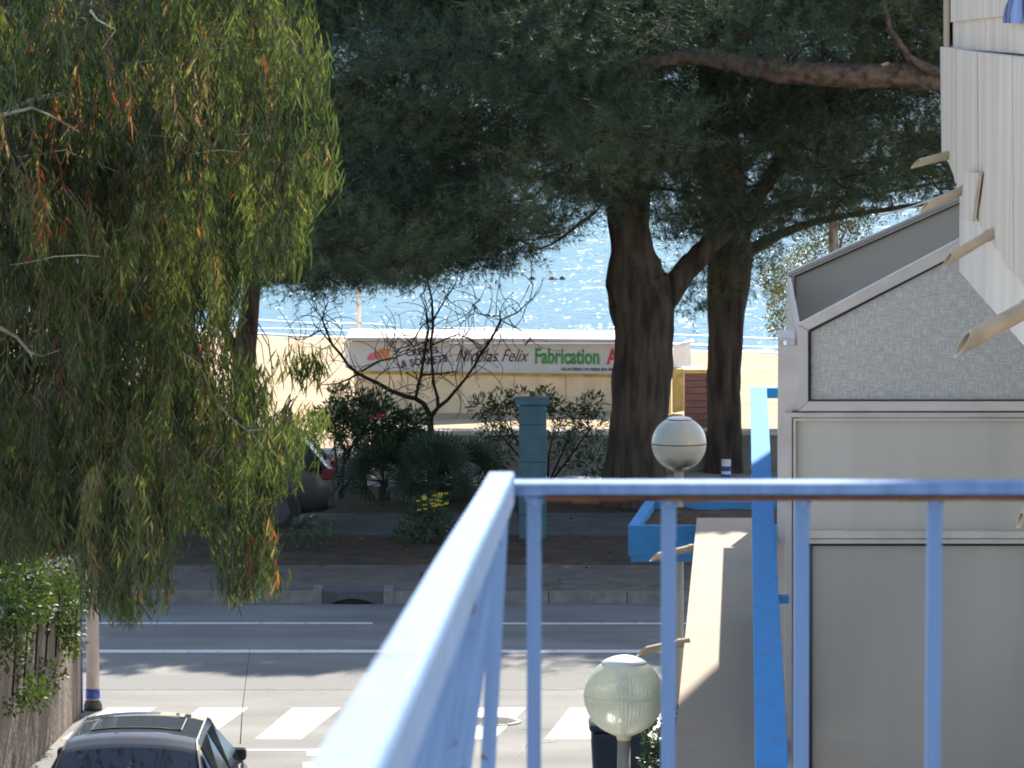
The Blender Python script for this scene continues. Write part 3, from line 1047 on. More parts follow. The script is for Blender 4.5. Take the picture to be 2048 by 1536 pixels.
wm = MB().lathe((0, 0, 0), [(hw * 1.42, -0.001), (hw * 1.5, -0.0035), (hw * 1.2, -0.007), (hw * 1.02, -0.010)], 10).mesh('weld_bead', M['rail_paint'], True)
for cx in (1068, 1337, 1603, 1868, 2134, 2400):
    o = link('weld_bead', wm, rl)
    o.location = (U(cx, 1200, RY).x + 0.0008, RY, zbot)
    o.rotation_euler = (0, 0, cx)
# side run: the rail comes back past the camera
near = U(724, 1536, 1.62)
dirv = (cor - near)
A0 = near - dirv * 0.25
A1 = cor + dirv * 0.004
rw, rh = 0.0118, 0.0135


def bar(a, b, wx, wz):
    return [a + Vector((-wx, 0, -wz)), a + Vector((wx, 0, -wz)), a + Vector((wx, 0, wz)), a + Vector((-wx, 0, wz))], b - a


ps, of = bar(A0, A1, rw, rh)
sb = MB()
N = 24
prev = None
vs, fs = [], []
for i in range(N + 1):
    u = i / N
    p = A0 + (A1 - A0) * u + Vector((0.0003 * math.sin(u * 9), 0, 0.0003 * math.sin(u * 13)))
    for q in ((-rw, -rh), (rw, -rh), (rw, rh * 0.8), (rw * 0.88, rh), (-rw * 0.88, rh), (-rw, rh * 0.8)):
        vs.append(p + Vector((q[0], 0, q[1])))
for i in range(N):
    for k in range(6):
        fs.append((i * 6 + k, i * 6 + (k + 1) % 6, (i + 1) * 6 + (k + 1) % 6, (i + 1) * 6 + k))
fs += [(5, 4, 3, 2, 1, 0), tuple(N * 6 + k for k in range(6))]
sb.add(vs, fs).build('side_rail', M['rail_paint'], rl)
yy = RY - 0.02
i = 0
while yy > 1.25:
    u = (yy - A0.y) / (A1.y - A0.y)
    p = A0 + (A1 - A0) * u
    lean = 0.05 if i == 0 else 0.115 + 0.14 * (RY - yy)
    L = 1.0
    a = p + Vector((0.0005, 0, -rh))
    b = a + Vector((-lean * L, 0, -L))
    h = 0.0068
    MB().prism([a + Vector((-h, -h, 0)), a + Vector((h, -h, 0)), a + Vector((h, h, 0)), a + Vector((-h, h, 0))], b - a).build('side_baluster', M['rail_paint'], rl)
    yy -= 0.118
    i += 1
MB().box(x_l - 0.25, 1.6, -2, RY + 0.06, FZ - 0.18, FZ).build('balcony_floor', M['wall_body'], kind='structure')

# ------------------------------------------------------------------ cars
def car(name, loc, heading, paint, label, P, sunroof=False, antenna=False, group=None):
    R = Matrix.Translation(loc) @ Matrix.Rotation(heading, 4, 'Z')
    root = thing(name, loc, label, 'car', group)

    def X(mb):
        mb.v = [tuple(R @ Vector(p)) for p in mb.v]
        return mb
    # lower body loft
    stn = P['stations']
    mb = MB()
    rings = []
    for (y, hw_, z0, z1) in stn:
        pr = [(0, z0), (hw_ * 0.86, z0), (hw_ * 0.98, z0 + 0.12), (hw_, z0 + (z1 - z0) * 0.5), (hw_ * 0.985, z1 - 0.09), (hw_ * 0.93, z1 - 0.01), (hw_ * 0.6, z1 + 0.015), (0, z1 + 0.025)]
        ring = [(x, y, z) for x, z in pr] + [(-x, y, z) for x, z in pr[-2:0:-1]]
        rings.append(ring)
    n = len(rings[0])
    mb.v = [p for r in rings for p in r]
    for i in range(len(rings) - 1):
        for k in range(n):
            mb.f.append((i * n + k, i * n + (k + 1) % n, (i + 1) * n + (k + 1) % n, (i + 1) * n + k))
    mb.f.append(tuple(range(n)))
    mb.f.append(tuple((len(rings) - 1) * n + k for k in range(n - 1, -1, -1)))
    X(mb).build('body', paint, root, smooth=True, subsurf=2)
    # greenhouse: centre profile points (y, z, half width) from rear base to front base
    gp = P['glass']
    belt = P['belt']
    NV = 9
    mb = MB()
    prof = []
    for i in range(len(gp) - 1):
        (y0_, z0_, w0), (y1_, z1_, w1) = gp[i], gp[i + 1]
        for s_ in range(4):
            t_ = s_ / 4
            prof.append((y0_ + (y1_ - y0_) * t_, z0_ + (z1_ - z0_) * t_, w0 + (w1 - w0) * t_))
    prof.append(gp[-1])

    def gpt(y, z, w_, v, lift=0.0):
        return Vector((w_ * v, y, z - 0.055 * abs(v) ** 2.5 + lift))
    for (y, z, w_) in prof:
        for k in range(NV):
            mb.v.append(gpt(y, z, w_, -1 + 2 * k / (NV - 1)))
    for i in range(len(prof) - 1):
        for k in range(NV - 1):
            a = i * NV + k
            mb.f.append((a, a + 1, a + NV + 1, a + NV))
    # sides down to the belt
    for sgn, kk in ((-1, 0), (1, NV - 1)):
        for i in range(len(prof) - 1):
            a0, a1 = Vector(mb.v[i * NV + kk]), Vector(mb.v[(i + 1) * NV + kk])
            yb0 = max(min(a0.y, gp[-1][0] - 0.02), gp[0][0] + 0.02)
            b0_ = Vector((sgn * belt[1], a0.y, min(belt[0], a0.z)))
            b1_ = Vector((sgn * belt[1], a1.y, min(belt[0], a1.z)))
            mb.add([a0, a1, b1_, b0_], [(0, 1, 2, 3)] if sgn > 0 else [(3, 2, 1, 0)])
    X(mb).build('roof', paint, root, smooth=True)

    def quad_glass(nm, i0, i1, v0, v1, t0=0.08, t1=0.95):
        (ya, za, wa), (yb, zb2, wb_) = gp[i0], gp[i1]
        mb = MB()
        nu, nv = 5, 7
        nrm = Vector((0, -(zb2 - za), (yb - ya))).normalized()
        if nrm.z < 0:
            nrm = -nrm
        for a in range(nu + 1):
            t_ = t0 + (t1 - t0) * a / nu
            for b2 in range(nv + 1):
                v = v0 + (v1 - v0) * b2 / nv
                p = gpt(ya + (yb - ya) * t_, za + (zb2 - za) * t_, wa + (wb_ - wa) * t_, v)
                mb.v.append(tuple(p + nrm * 0.006))
        for a in range(nu):
            for b2 in range(nv):
                q = a * (nv + 1) + b2
                mb.f.append((q, q + 1, q + nv + 2, q + nv + 1))
        X(mb).build(nm, M['car_glass'], root, smooth=True)
    quad_glass('rear_window', 0, 1, -0.93, 0.93)
    nf = len(gp)
    quad_glass('windscreen', nf - 1, nf - 2, -0.93, 0.93)
    if sunroof:
        # panel seam and glass of the sunroof
        mb = MB()
        (ya, za, wa), (yb, zb2, wb_) = gp[2], gp[3]
        f0, f1 = P['sunroof']
        out = []
        for (uu, v) in ((f0, -0.72), (f0, 0.72), (f1, 0.72), (f1, -0.72)):
            out.append(gpt(ya + (yb - ya) * uu, za + (zb2 - za) * uu, wa + (wb_ - wa) * uu, v, 0.006))
        for (uu, v) in ((f0, -0.68), (f0, 0.68), (f1, 0.68), (f1, -0.68)):
            out.append(gpt(ya + (yb - ya) * uu, za + (zb2 - za) * uu, wa + (wb_ - wa) * uu, v, 0.010))
        sv_ = []
        for b2 in range(9):
            v = -0.7 + 1.4 * b2 / 8
            for uu in (f0, f1):
                sv_.append(gpt(ya + (yb - ya) * uu, za + (zb2 - za) * uu, wa + (wb_ - wa) * uu, v, 0.007))
        mb.add(sv_, [(2 * b2, 2 * b2 + 2, 2 * b2 + 3, 2 * b2 + 1) for b2 in range(8)])
        X(mb).build('sunroof', paint, root, smooth=True)
        edge = MB()
        lp = [sv_[0], sv_[1]] + [sv_[2 * b2 + 1] for b2 in range(1, 9)] + [sv_[2 * b2] for b2 in range(8, -1, -1)]
        edge.tube([p + Vector((0, 0, 0.001)) for p in lp], 0.005, 5)
        X(edge).build('sunroof_seal', M['gasket'], root)
    # side windows
    for sgn in (-1, 1):
        for (ya, yb, yta, ytb) in P['side_windows']:
            def edge_at(y):
                for i in range(len(gp) - 1):
                    if gp[i][0] <= y <= gp[i + 1][0]:
                        t_ = (y - gp[i][0]) / (gp[i + 1][0] - gp[i][0])
                        return gp[i][1] + (gp[i + 1][1] - gp[i][1]) * t_ - 0.055, gp[i][2] + (gp[i + 1][2] - gp[i][2]) * t_
                return gp[-1][1], gp[-1][2]
            mb = MB()
            vs = []
            for (y, top) in ((ya, 0), (yb, 0), (ytb, 1), (yta, 1)):
                zt_, wt_ = edge_at(y)
                f_ = 0.90 if top else 0.06
                z = belt[0] + (zt_ - belt[0]) * f_
                x = belt[1] + (wt_ - belt[1]) * f_
                vs.append(Vector((sgn * (x + 0.008), y, z)))
            mb.add(vs, [(0, 1, 2, 3)] if sgn > 0 else [(3, 2, 1, 0)])
            X(mb).build('side_window', M['car_glass'], root)
        # mirror
        my, mz, mx_ = P['mirror']
        mb = MB().box(sgn * mx_ - 0.09, sgn * mx_ + 0.09, my - 0.05, my + 0.06, mz - 0.05, mz + 0.06)
        X(mb).build('mirror', paint, root, bevel=0.03)
        ty, tz = P['tail']
        mb = MB().box(sgn * (P['hw'] - 0.16) - 0.13, sgn * (P['hw'] - 0.16) + 0.13, ty - 0.03, ty + 0.12, tz - 0.08, tz + 0.08)
        X(mb).build('tail_light', M['tail_red'], root, bevel=0.02)
        for wy in P['wheels']:
            wr = P['wr']
            mb = MB()
            vs = []
            c_ = Vector((sgn * (P['hw'] - 0.10), wy, wr))
            tw = MB().tube([c_ - Vector((sgn * 0.1, 0, 0)), c_ + Vector((sgn * 0.125, 0, 0))], wr, 28)
            wo = X(tw).build('wheel', M['rubber'], root)
            rim_ = MB().tube([c_ + Vector((sgn * 0.12, 0, 0)), c_ + Vector((sgn * 0.14, 0, 0))], wr * 0.62, 24)
            ro = X(rim_).build('rim', M['rim'], wo)
            arch_ = MB().tube([c_ + Vector((sgn * 0.03, 0, 0.01)), c_ + Vector((sgn * 0.108, 0, 0.01))], wr * 1.13, 28)
            X(arch_).build('wheel_arch', M['gasket'], root)
    for (yy_, zz) in P['bumpers']:
        mb = MB().box(-P['hw'] + 0.05, P['hw'] - 0.05, yy_ - 0.06, yy_ + 0.06, zz - 0.09, zz + 0.09)
        X(mb).build('bumper', M['gasket'] if not sunroof else paint, root, bevel=0.04)
    if antenna:
        mb = MB().tube([(0.70, 1.95, 0.88), (0.72, 1.95, 1.2), (0.79, 1.97, 1.75)], [0.006, 0.0035, 0.002], 6)
        X(mb).build('antenna', M['iron'], root)
    # trim strip along the roof edges
    for sgn in (-1, 1):
        pts_ = []
        for (y, z, w_) in prof:
            p = gpt(y, z, w_, sgn * 0.985)
            pts_.append(p + Vector((0, 0, 0.004)))
        X(MB().tube(pts_, 0.012, 6)).build('roof_gutter', M['gasket'], root)
    return root


SED = dict(
    hw=0.84,
    stations=[(-2.25, 0.70, 0.30, 0.70), (-2.15, 0.80, 0.24, 0.88), (-1.55, 0.84, 0.2, 0.94), (-0.6, 0.85, 0.2, 0.93), (0.6, 0.85, 0.2, 0.92), (1.1, 0.84, 0.2, 0.90), (1.9, 0.80, 0.22, 0.80), (2.18, 0.70, 0.3, 0.62)],
    glass=[(-1.62, 0.93, 0.70), (-1.02, 1.33, 0.575), (-0.86, 1.385, 0.555), (0.42, 1.40, 0.53), (0.56, 1.36, 0.55), (1.22, 0.92, 0.70)],
    belt=(0.92, 0.79), sunroof=(0.30, 0.78),
    side_windows=[(-1.30, -0.98, -0.98, -0.99), (-0.90, -0.12, -0.14, -0.72), (-0.04, 0.92, 0.50, -0.02)],
    mirror=(0.90, 0.95, 0.745), tail=(-2.22, 0.72), wheels=(-1.30, 1.32), wr=0.31, bumpers=[(-2.22, 0.42), (2.17, 0.40)])
for i_, t_ in enumerate(SED['side_windows']):
    pass
SED['side_windows'] = [(-0.92, -0.10, -0.86, -0.12), (-0.02, 0.95, -0.02, 0.48), (-1.38, -1.0, -1.02, -0.95)]
car('parked_car', Vector((-3.19, 39.72, 0)), math.radians(-1.0), M['car_silver'], 'silver grey saloon car with a sunroof parked beside the stained wall', SED, sunroof=True, antenna=True)
HAT = dict(
    hw=0.82,
    stations=[(-1.98, 0.70, 0.32, 0.75), (-1.9, 0.79, 0.24, 0.92), (-1.4, 0.82, 0.2, 0.95), (0.0, 0.83, 0.2, 0.93), (0.9, 0.82, 0.2, 0.90), (1.75, 0.78, 0.22, 0.78), (2.05, 0.66, 0.3, 0.58)],
    glass=[(-1.93, 0.92, 0.68), (-1.52, 1.38, 0.58), (-1.40, 1.43, 0.56), (0.0, 1.46, 0.55), (0.22, 1.42, 0.56), (1.05, 0.90, 0.68)],
    belt=(0.92, 0.78),
    side_windows=[(-0.75, 0.05, -0.72, 0.0), (0.12, 0.86, 0.1, 0.22), (-1.60, -0.85, -1.34, -0.82)],
    mirror=(0.70, 0.98, 0.88), tail=(-1.96, 0.82), wheels=(-1.2, 1.22), wr=0.30, bumpers=[(-1.97, 0.42), (2.02, 0.40)])
cc = G(370, 1090, PATH_Z)
car('parked_car', Vector((cc.x, 67.0, PATH_Z)), math.radians(90), M['car_dark'], 'dark hatchback parked in the shade behind the hanging gum leaves', HAT)

# ------------------------------------------------------------------ beach side
KY = 112.0
kd = KY
kl = thing('beach_kiosk', U(1040, 828, KY), 'white ice cream kiosk with a lettered fascia and beige blinds, on the sand', 'kiosk')


def kp(pts, name, m, y=KY, d=0.05, parent=None):
    return MB().prism([U(a, b2, y) for a, b2 in pts], (0, d, 0)).build(name, m, parent or kl)


fas = kp([(700, 683), (1345, 688), (1345, 750), (700, 741)], 'fascia', M['fascia'], KY, 0.06)
kp([(692, 675), (1346, 679), (1346, 687), (699, 682)], 'roof_edge', M['roof_edge'], KY - 0.25, 3.2)
kp([(899, 684.5), (1345, 685.5), (1345, 688), (899, 687)], 'light_tube', M['white_paint'], KY - 0.32, 0.04)
kp([(688, 681), (699, 682), (700, 735), (690, 733)], 'end_cap', M['white_paint'], KY + 0.02, 0.4)
# blind in six drops with seams
xsb = [708, 815, 922, 1028, 1132, 1240, 1343]
for i in range(6):
    a, b2 = xsb[i] + 0.5, xsb[i + 1] - 0.5
    kp([(a, 741 + (a - 700) * 0.0125), (b2, 741 + (b2 - 700) * 0.0125), (b2, 830), (a, 829)], 'blind', M['canvas'], KY + 0.16 + 0.03 * (i % 2), 0.03)
kp([(706, 740), (1344, 748), (1344, 756), (706, 748)], 'blind_roller', M['yellow_post'], KY + 0.12, 0.05)
mb = MB()
a, b2 = U(709, 828, KY), U(1343, 828, KY)
mb.box(a.x, b2.x, KY + 0.25, KY + 3.0, -2.3, U(700, 684, KY).z)
mb.build('body', M['canvas'], kl)
kp([(1346, 738), (1368, 738), (1368, 822), (1346, 826)], 'corner_post', M['yellow_post'], KY - 0.4, 0.5)
# end fascia turned towards the beach path
q0, q1 = U(1347, 690, KY - 0.05), U(1380, 683, KY + 0.9)
q2, q3 = U(1381, 737, KY + 0.9), U(1347, 748, KY - 0.05)
MB().prism([q0, q1, q2, q3], (0.02, 0.04, 0)).build('end_fascia', M['white_paint'], kl)
MB().prism([q0 + Vector((0.15, -0.12, 0.03)), U(1385, 679, KY + 0.9), U(1389, 684, KY + 0.8), q0 + Vector((0.15, -0.12, -0.04))], (0, 0.03, 0.02)).build('awning_arm', M['alu'], kl)


def text(body, px, py, wpx, cap, m, Y, parent, shear=0.0, weight=0.0, rot=0.0, name='lettering'):
    cu = bpy.data.curves.new(name, 'FONT')
    cu.body = body
    cu.size = 1.0
    cu.shear = shear
    cu.offset = weight
    cu.extrude = 0.004
    cu.resolution_u = 3
    tmp = bpy.data.objects.new('tmp', cu)
    COL.objects.link(tmp)
    bpy.context.view_layer.update()
    me = bpy.data.meshes.new_from_object(tmp.evaluated_get(bpy.context.evaluated_depsgraph_get()))
    bpy.data.objects.remove(tmp)
    xs_ = [v.co.x for v in me.vertices]
    x0_, x1_ = min(xs_), max(xs_)
    k = Y / F
    p = U(px, py, Y)
    mat4 = Matrix.Translation(p) @ Matrix.Rotation(math.pi / 2, 4, 'X') @ Matrix.Rotation(rot, 4, 'Z') @ Matrix.Diagonal((wpx * k / (x1_ - x0_), cap * k / 0.70, 1, 1)) @ Matrix.Translation((-x0_, 0, 0))
    me.transform(mat4)
    me.materials.clear()
    me.materials.append(m)
    me.name = name
    return link(name, me, parent)


TY = KY - 0.012
text('CREMES', 812, 712.5, 66, 13, M['ink_black'], TY, fas, weight=0.02, rot=math.radians(6))
text('& SORBETS', 803, 735, 93, 14, M['ink_black'], TY, fas, weight=0.02, rot=math.radians(7.5))
text('Nicolas Felix', 912, 723, 147, 25, M['ink_wine'], TY, fas, shear=0.45, weight=0.0)
text('Fabrication', 1070, 726, 129, 30, M['ink_green'], TY, fas, weight=0.03, rot=math.radians(-0.6))
kp([(1203.5, 693), (1205, 693), (1205, 728), (1203.5, 728)], 'divider', M['alu'], TY, 0.003, fas)
text('A', 1213, 727.5, 24, 30, M['ink_red'], TY, fas, weight=0.03)
text('GLACIERS DE PERE EN FILS', 1123, 740.5, 109, 5.2, M['ink_black'], TY, fas, weight=0.02, rot=math.radians(-0.7))
# painted fruit on the fascia
fr = MB()
for (fx, fy, rr) in ((745, 713, 8), (752, 708, 6), (739, 717, 5)):
    p = U(fx, fy, TY)
    fr.add([p + Vector((math.cos(t) * rr * KY / F, 0, math.sin(t) * rr * KY / F * 0.9)) for t in np.linspace(0, 2 * math.pi, 14)[:-1]], [tuple(range(13))])
fr.build('painted_fruit', M['ink_pink'], fas, kind='stuff')
fr = MB()
for k in range(16):
    fx, fy, rr = random.uniform(758, 788), random.uniform(698, 720), random.uniform(2.5, 6)
    p = U(fx, fy, TY - 0.002 - k * 0.0012)
    fr.add([p + Vector((math.cos(t) * rr * KY / F, 0, math.sin(t) * rr * KY / F * 0.9)) for t in np.linspace(0, 2 * math.pi, 12)[:-1]], [tuple(range(11))])
fr.build('painted_fruit', M['ink_orange'], fas, kind='stuff')
# red smudge of print on the end fascia
for k, (ya_, yb_) in enumerate(((716, 722), (725, 730), (732, 736))):
    f0 = lambda u, yy_: q0.lerp(q1, u)
    def ef(u, v):
        return q0.lerp(q1, u).lerp(q3.lerp(q2, u), v) + Vector((-0.012, -0.02, 0))
    v0, v1 = 0.55 + k * 0.15, 0.63 + k * 0.15
    MB().add([ef(0.35, v0), ef(0.9, v0), ef(0.9, v1), ef(0.35, v1)], [(3, 2, 1, 0)]).build('print_line', M['ink_pink'], kl)

# brown plank counter beside the kiosk
pc = thing('plank_counter', U(1395, 868, 108), 'brown horizontal plank counter with a yellow top between the two pine trunks', 'counter')
for k in range(10):
    ya_, yb_ = 748 + k * 13.4, 748 + (k + 1) * 13.4 - 1.2
    MB().prism([U(1369, ya_, 108), U(1452, ya_, 108), U(1452, yb_, 108), U(1369, yb_, 108)], (0, 0.05 + 0.008 * (k % 3), 0)).build('plank', M['brown_plank'], pc)
MB().prism([U(1366, 739, 108), U(1454, 739, 108), U(1454, 747, 108), U(1366, 747, 108)], (0, 1.0, 0)).build('counter_top', M['yellow_post'], pc)
mb = MB()
a, b2 = U(1371, 748, 108.1), U(1450, 900, 108.1)
mb.box(a.x, b2.x, 108.1, 108.9, -2.2, a.z).build('carcass', M['brown_plank'], pc)

# white mast behind the kiosk
p = U(717, 672, 117)
o = MB().tube([(p.x, p.y, -2.4), (p.x, p.y, 2.2)], [0.075, 0.06], 14).build('mast', M['white_paint'], smooth=True)
tag(o, 'slim white mast standing on the sand behind the kiosk', 'pole')
MB()

# promenade wall and its neighbours
pw = thing('promenade_wall', (0, 75.3, 0.13), 'low grey promenade wall with a pale cap in front of the sand', 'wall')
XL, XR = U(748, 900, 75.3).x, 30
MB().box(XL, XR, 75.22, 75.55, -2.2, 0.72).build('wall_face', M['stone'], pw)
mb = MB()
x = XL - 0.04
while x < 12:
    L = random.uniform(1.1, 1.5)
    MB().box(x, x + L - 0.012, 75.16, 75.62, 0.722, 0.79 + random.uniform(-0.006, 0.006)).build('coping_stone', M['wall_cap'], pw)
    x += L
MB().box(-40, XL, 75.22, 75.5, -2.2, 0.10).build('wall_foot', M['stone'], pw)
bn = thing('stone_bench', U(700, 985, 74.2), 'low grey stone block bench with a bright white top behind the oleander stems', 'bench')
xa, xb = U(668, 980, 74.0).x, U(742, 980, 74.0).x
MB().box(xa, xb, 74.0, 75.1, 0.136, 0.46).build('base', M['stone'], bn)
MB().box(xa - 0.04, xb + 0.04, 73.95, 75.12, 0.462, 0.53).build('slab', M['white_paint'], bn, bevel=0.01)
gp_ = thing('gate_pillar', U(650, 985, 73.4), 'cream square pillar behind the dark hatchback', 'pillar')
pa, pb_ = U(634, 985, 73.4), U(667, 985, 73.4)
MB().box(pa.x, pb_.x, 73.4, 73.7, 0.13, U(650, 908, 73.4).z).build('shaft', M['cream'], gp_, bevel=0.01)
MB().box(pa.x - 0.05, pb_.x + 0.05, 73.36, 73.75, U(650, 908, 73.4).z + 0.001, U(650, 900, 73.4).z).build('cap', M['white_paint'], gp_, bevel=0.01)

# teal pillar at the path edge
tp = thing('teal_pillar', U(1066, 1100, 65.2), 'square teal pillar with a projecting cap beside the oleander', 'pillar')
zA = PATH_Z
yv = [1095, 1030, 972, 925, 850, 811]
for i in range(5):
    l, r_ = U(1038, yv[i], 65.2), U(1093, yv[i], 65.2)
    z0_, z1_ = U(1066, yv[i], 65.2).z, U(1066, yv[i + 1], 65.2).z
    MB().box(l.x, r_.x, 65.2, 65.58, z0_ + 0.004, z1_).build('block', M['teal'], tp, bevel=0.008)
l, r_ = U(1030, 805, 65.2), U(1099, 805, 65.2)
MB().box(l.x, r_.x, 65.14, 65.64, U(1066, 810, 65.2).z, U(1066, 797, 65.2).z).build('cap', M['teal'], tp, bevel=0.012)

# blue and white bollard by the far pine
bo = thing('bollard', G(1452, 1012, 0.14), 'blue post with white bands beside the farther pine trunk', 'bollard')
bx = G(1452, 1012, 0.14)
for (ya_, yb_, mm) in ((1012, 948, 'bollard_blue'), (948, 942, 'white_paint'), (942, 932, 'bollard_blue'), (932, 919, 'white_paint')):
    z0_, z1_ = U(1452, ya_, bx.y).z, U(1452, yb_, bx.y).z
    MB().tube([(bx.x, bx.y, z0_), (bx.x, bx.y, z1_)], 0.072, 16).build('band', M[mm], bo)
# small dark specks breaking the water, kind unclear
rk = thing('sea_speck', G(1088, 560, sea_z), 'small dark shapes breaking the sea surface beyond the kiosk', 'speck')
c = G(1088, 559, sea_z)
for dx_, sx in ((-0.45, 0.16), (0.35, 0.22), (0.7, 0.14)):
    mb = MB()
    mb.lathe((c.x + dx_, c.y, sea_z - 0.1), [(sx, 0), (sx * 0.85, 0.14), (sx * 0.4, 0.22), (0.02, 0.24)], 9)
    mb.build('speck', M['iron'], rk)

# ------------------------------------------------------------------ vegetation builders
def leaf_arrays(base, d, nrm, L, W, bend, seg=2):
    """narrow leaves: base (n,3), direction, face normal; returns V, T (6 verts / 4 tris or 4/2)"""
    n = len(base)
    sidev = norm(np.cross(d, nrm))
    L = L[:, None]
    W = W[:, None]
    bend = bend[:, None]
    down = np.array([[0, 0, -1.0]])
    if seg == 2:
        m1 = base + d * L * 0.5
        tip = base + d * L + down * bend * L
        V = np.stack([base, m1 - sidev * W, m1 + sidev * W, tip], 1).reshape(-1, 3)
        T = np.array([[0, 1, 2], [1, 3, 2]])
        k = 4
    else:
        m1 = base + d * L * 0.33 + down * bend * L * 0.15
        m2 = base + d * L * 0.68 + down * bend * L * 0.5
        tip = base + d * L + down * bend * L
        V = np.stack([base, m1 - sidev * W, m1 + sidev * W, m2 - sidev * W * 0.75, m2 + sidev * W * 0.75, tip], 1).reshape(-1, 3)
        T = np.array([[0, 1, 2], [1, 3, 2], [2, 3, 4], [3, 5, 4]])
        k = 6
    TT = (np.arange(n)[:, None, None] * k + T[None]).reshape(-1, 3)
    return V, TT, k


def randdir(n):
    return norm(rng.normal(size=(n, 3)))


def needle_tufts(c, ax, per, L, w, spread=0.8):
    """tufts of single-triangle needles around axis ax at centres c"""
    n = len(c)
    C = np.repeat(c, per, 0)
    A = np.repeat(ax, per, 0)
    d = norm(A * (1 - spread) + randdir(n * per) * spread + A * 0.35)
    sidev = norm(np.cross(d, randdir(n * per)))
    LL = (L * rng.uniform(0.7, 1.2, n * per))[:, None]
    V = np.stack([C - sidev * w, C + sidev * w, C + d * LL], 1).reshape(-1, 3)
    T = np.arange(n * per * 3).reshape(-1, 3)
    return V, T


# ------------------------------------------------------------------ pines
px_bottom = np.array([(-300, 520), (100, 540), (430, 560), (500, 585), (560, 600), (640, 606), (720, 590), (800, 596), (860, 585), (930, 562), (1000, 560), (1060, 525), (1095, 482), (1130, 440), (1190, 425), (1225, 470), (1300, 475), (1335, 500), (1350, 520), (1420, 500), (1500, 520), (1540, 490), (1570, 478), (1640, 452), (1740, 448), (1800, 450), (2300, 440)], float)


def bottom_at(px):
    return np.interp(px, px_bottom[:, 0], px_bottom[:, 1])


pines = []
PINE_SPEC = [
    (dict(px=1272, Y=69.8), 'thick forked pine in front of the kiosk, its trunk behind the opal globe lamp'),
    (dict(px=1450, Y=75.0), 'dark slimmer pine trunk right of the plank counter'),
    (dict(px=480, Y=77.0), 'leaning pine behind the hanging gum leaves, in front of open sand'),
    (dict(px=1985, Y=65.0), 'pine with a long bare brown limb reaching out from behind the white parapet'),
]
for sp_, lab in PINE_SPEC:
    x = (sp_['px'] - 1024) * sp_['Y'] / F
    pines.append((thing('pine_tree', (x, sp_['Y'], 0.13), lab, 'tree', 'pines along the beach promenade'), sp_))


def trunk_px(parent, pts, Y, name='trunk', m='bark', n=20, jit=0.16, dz=None, sub=5):
    """pts: (px, py, width px) bottom to top at depth Y (or (px,py,w,Y))"""
    P, Rr = [], []
    for i in range(len(pts) - 1):
        a_, b2_ = pts[i], pts[i + 1]
        for s_ in range(sub):
            t_ = s_ / sub
            q = [a_[j] + (b2_[j] - a_[j]) * t_ for j in range(len(a_))]
            P.append(q)
    P.append(pts[-1])
    out, rad = [], []
    for q in P:
        Yq = q[3] if len(q) > 3 else Y
        out.append(U(q[0], q[1], Yq))
        rad.append(q[2] * 0.5 * Yq / F)
    return MB().tube(out, rad, n, True, jit).build(name, M[m], parent, smooth=True)


t0 = pines[0][0]
trunk_px(t0, [(1264, 1040, 140), (1267, 1000, 122), (1272, 900, 110), (1282, 780, 118), (1288, 660, 122), (1284, 600, 132), (1272, 560, 118), (1265, 500, 88), (1258, 430, 86), (1250, 300, 80), (1235, 150, 74), (1230, 0, 66), (1225, -160, 56)], 69.8, n=28, jit=0.2, sub=10)
trunk_px(t0, [(1305, 640, 60), (1335, 590, 56), (1375, 535, 46), (1412, 498, 40), (1470, 440, 36), (1540, 360, 30), (1600, 260, 24), (1640, 120, 18)], 70.0, 'limb', n=14, jit=0.2)
t1 = pines[1][0]
trunk_px(t1, [(1446, 985, 92), (1449, 930, 74), (1449, 850, 70), (1450, 740, 70), (1453, 620, 74), (1460, 520, 88), (1450, 430, 90), (1440, 300, 80), (1430, 100, 70), (1425, -120, 60)], 75.0, n=24, jit=0.18, sub=10)
trunk_px(t1, [(1462, 560, 40), (1500, 500, 28), (1560, 468, 20), (1620, 446, 15), (1700, 430, 12), (1800, 415, 10), (1960, 390, 8)], 75.5, 'limb', n=12)
t2 = pines[2][0]
trunk_px(t2, [(486, 935, 60), (486, 860, 50), (486, 760, 48), (490, 690, 46), (498, 630, 40), (505, 560, 38), (506, 480, 38), (500, 360, 34), (500, 200, 30), (505, 20, 24)], 77.0, n=18, sub=8)
trunk_px(t2, [(482, 730, 28), (465, 690, 22), (440, 640, 18), (400, 560, 14)], 77.0, 'limb', n=10)
t3 = pines[3][0]
trunk_px(t3, [(1985, 1010, 80, 65.0), (1990, 800, 62, 65.0), (1995, 500, 58, 65.0), (1995, 250, 60, 65.0), (1990, 100, 60, 65.0), (1980, -100, 50, 65)], 65.0)
trunk_px(t3, [(1995, 190, 56), (1900, 160, 54), (1800, 150, 50), (1700, 152, 50), (1620, 148, 48), (1540, 140, 46), (1460, 122, 40), (1400, 112, 36), (1320, 120, 26), (1240, 128, 18), (1160, 124, 10)], 65.0, 'limb', 'limb_bark', n=18, jit=0.22, sub=8)
trunk_px(t3, [(1905, 152, 26), (1860, 138, 22), (1820, 118, 16), (1780, 60, 12), (1760, -40, 8)], 64.8, 'limb', 'limb_bark', n=10)
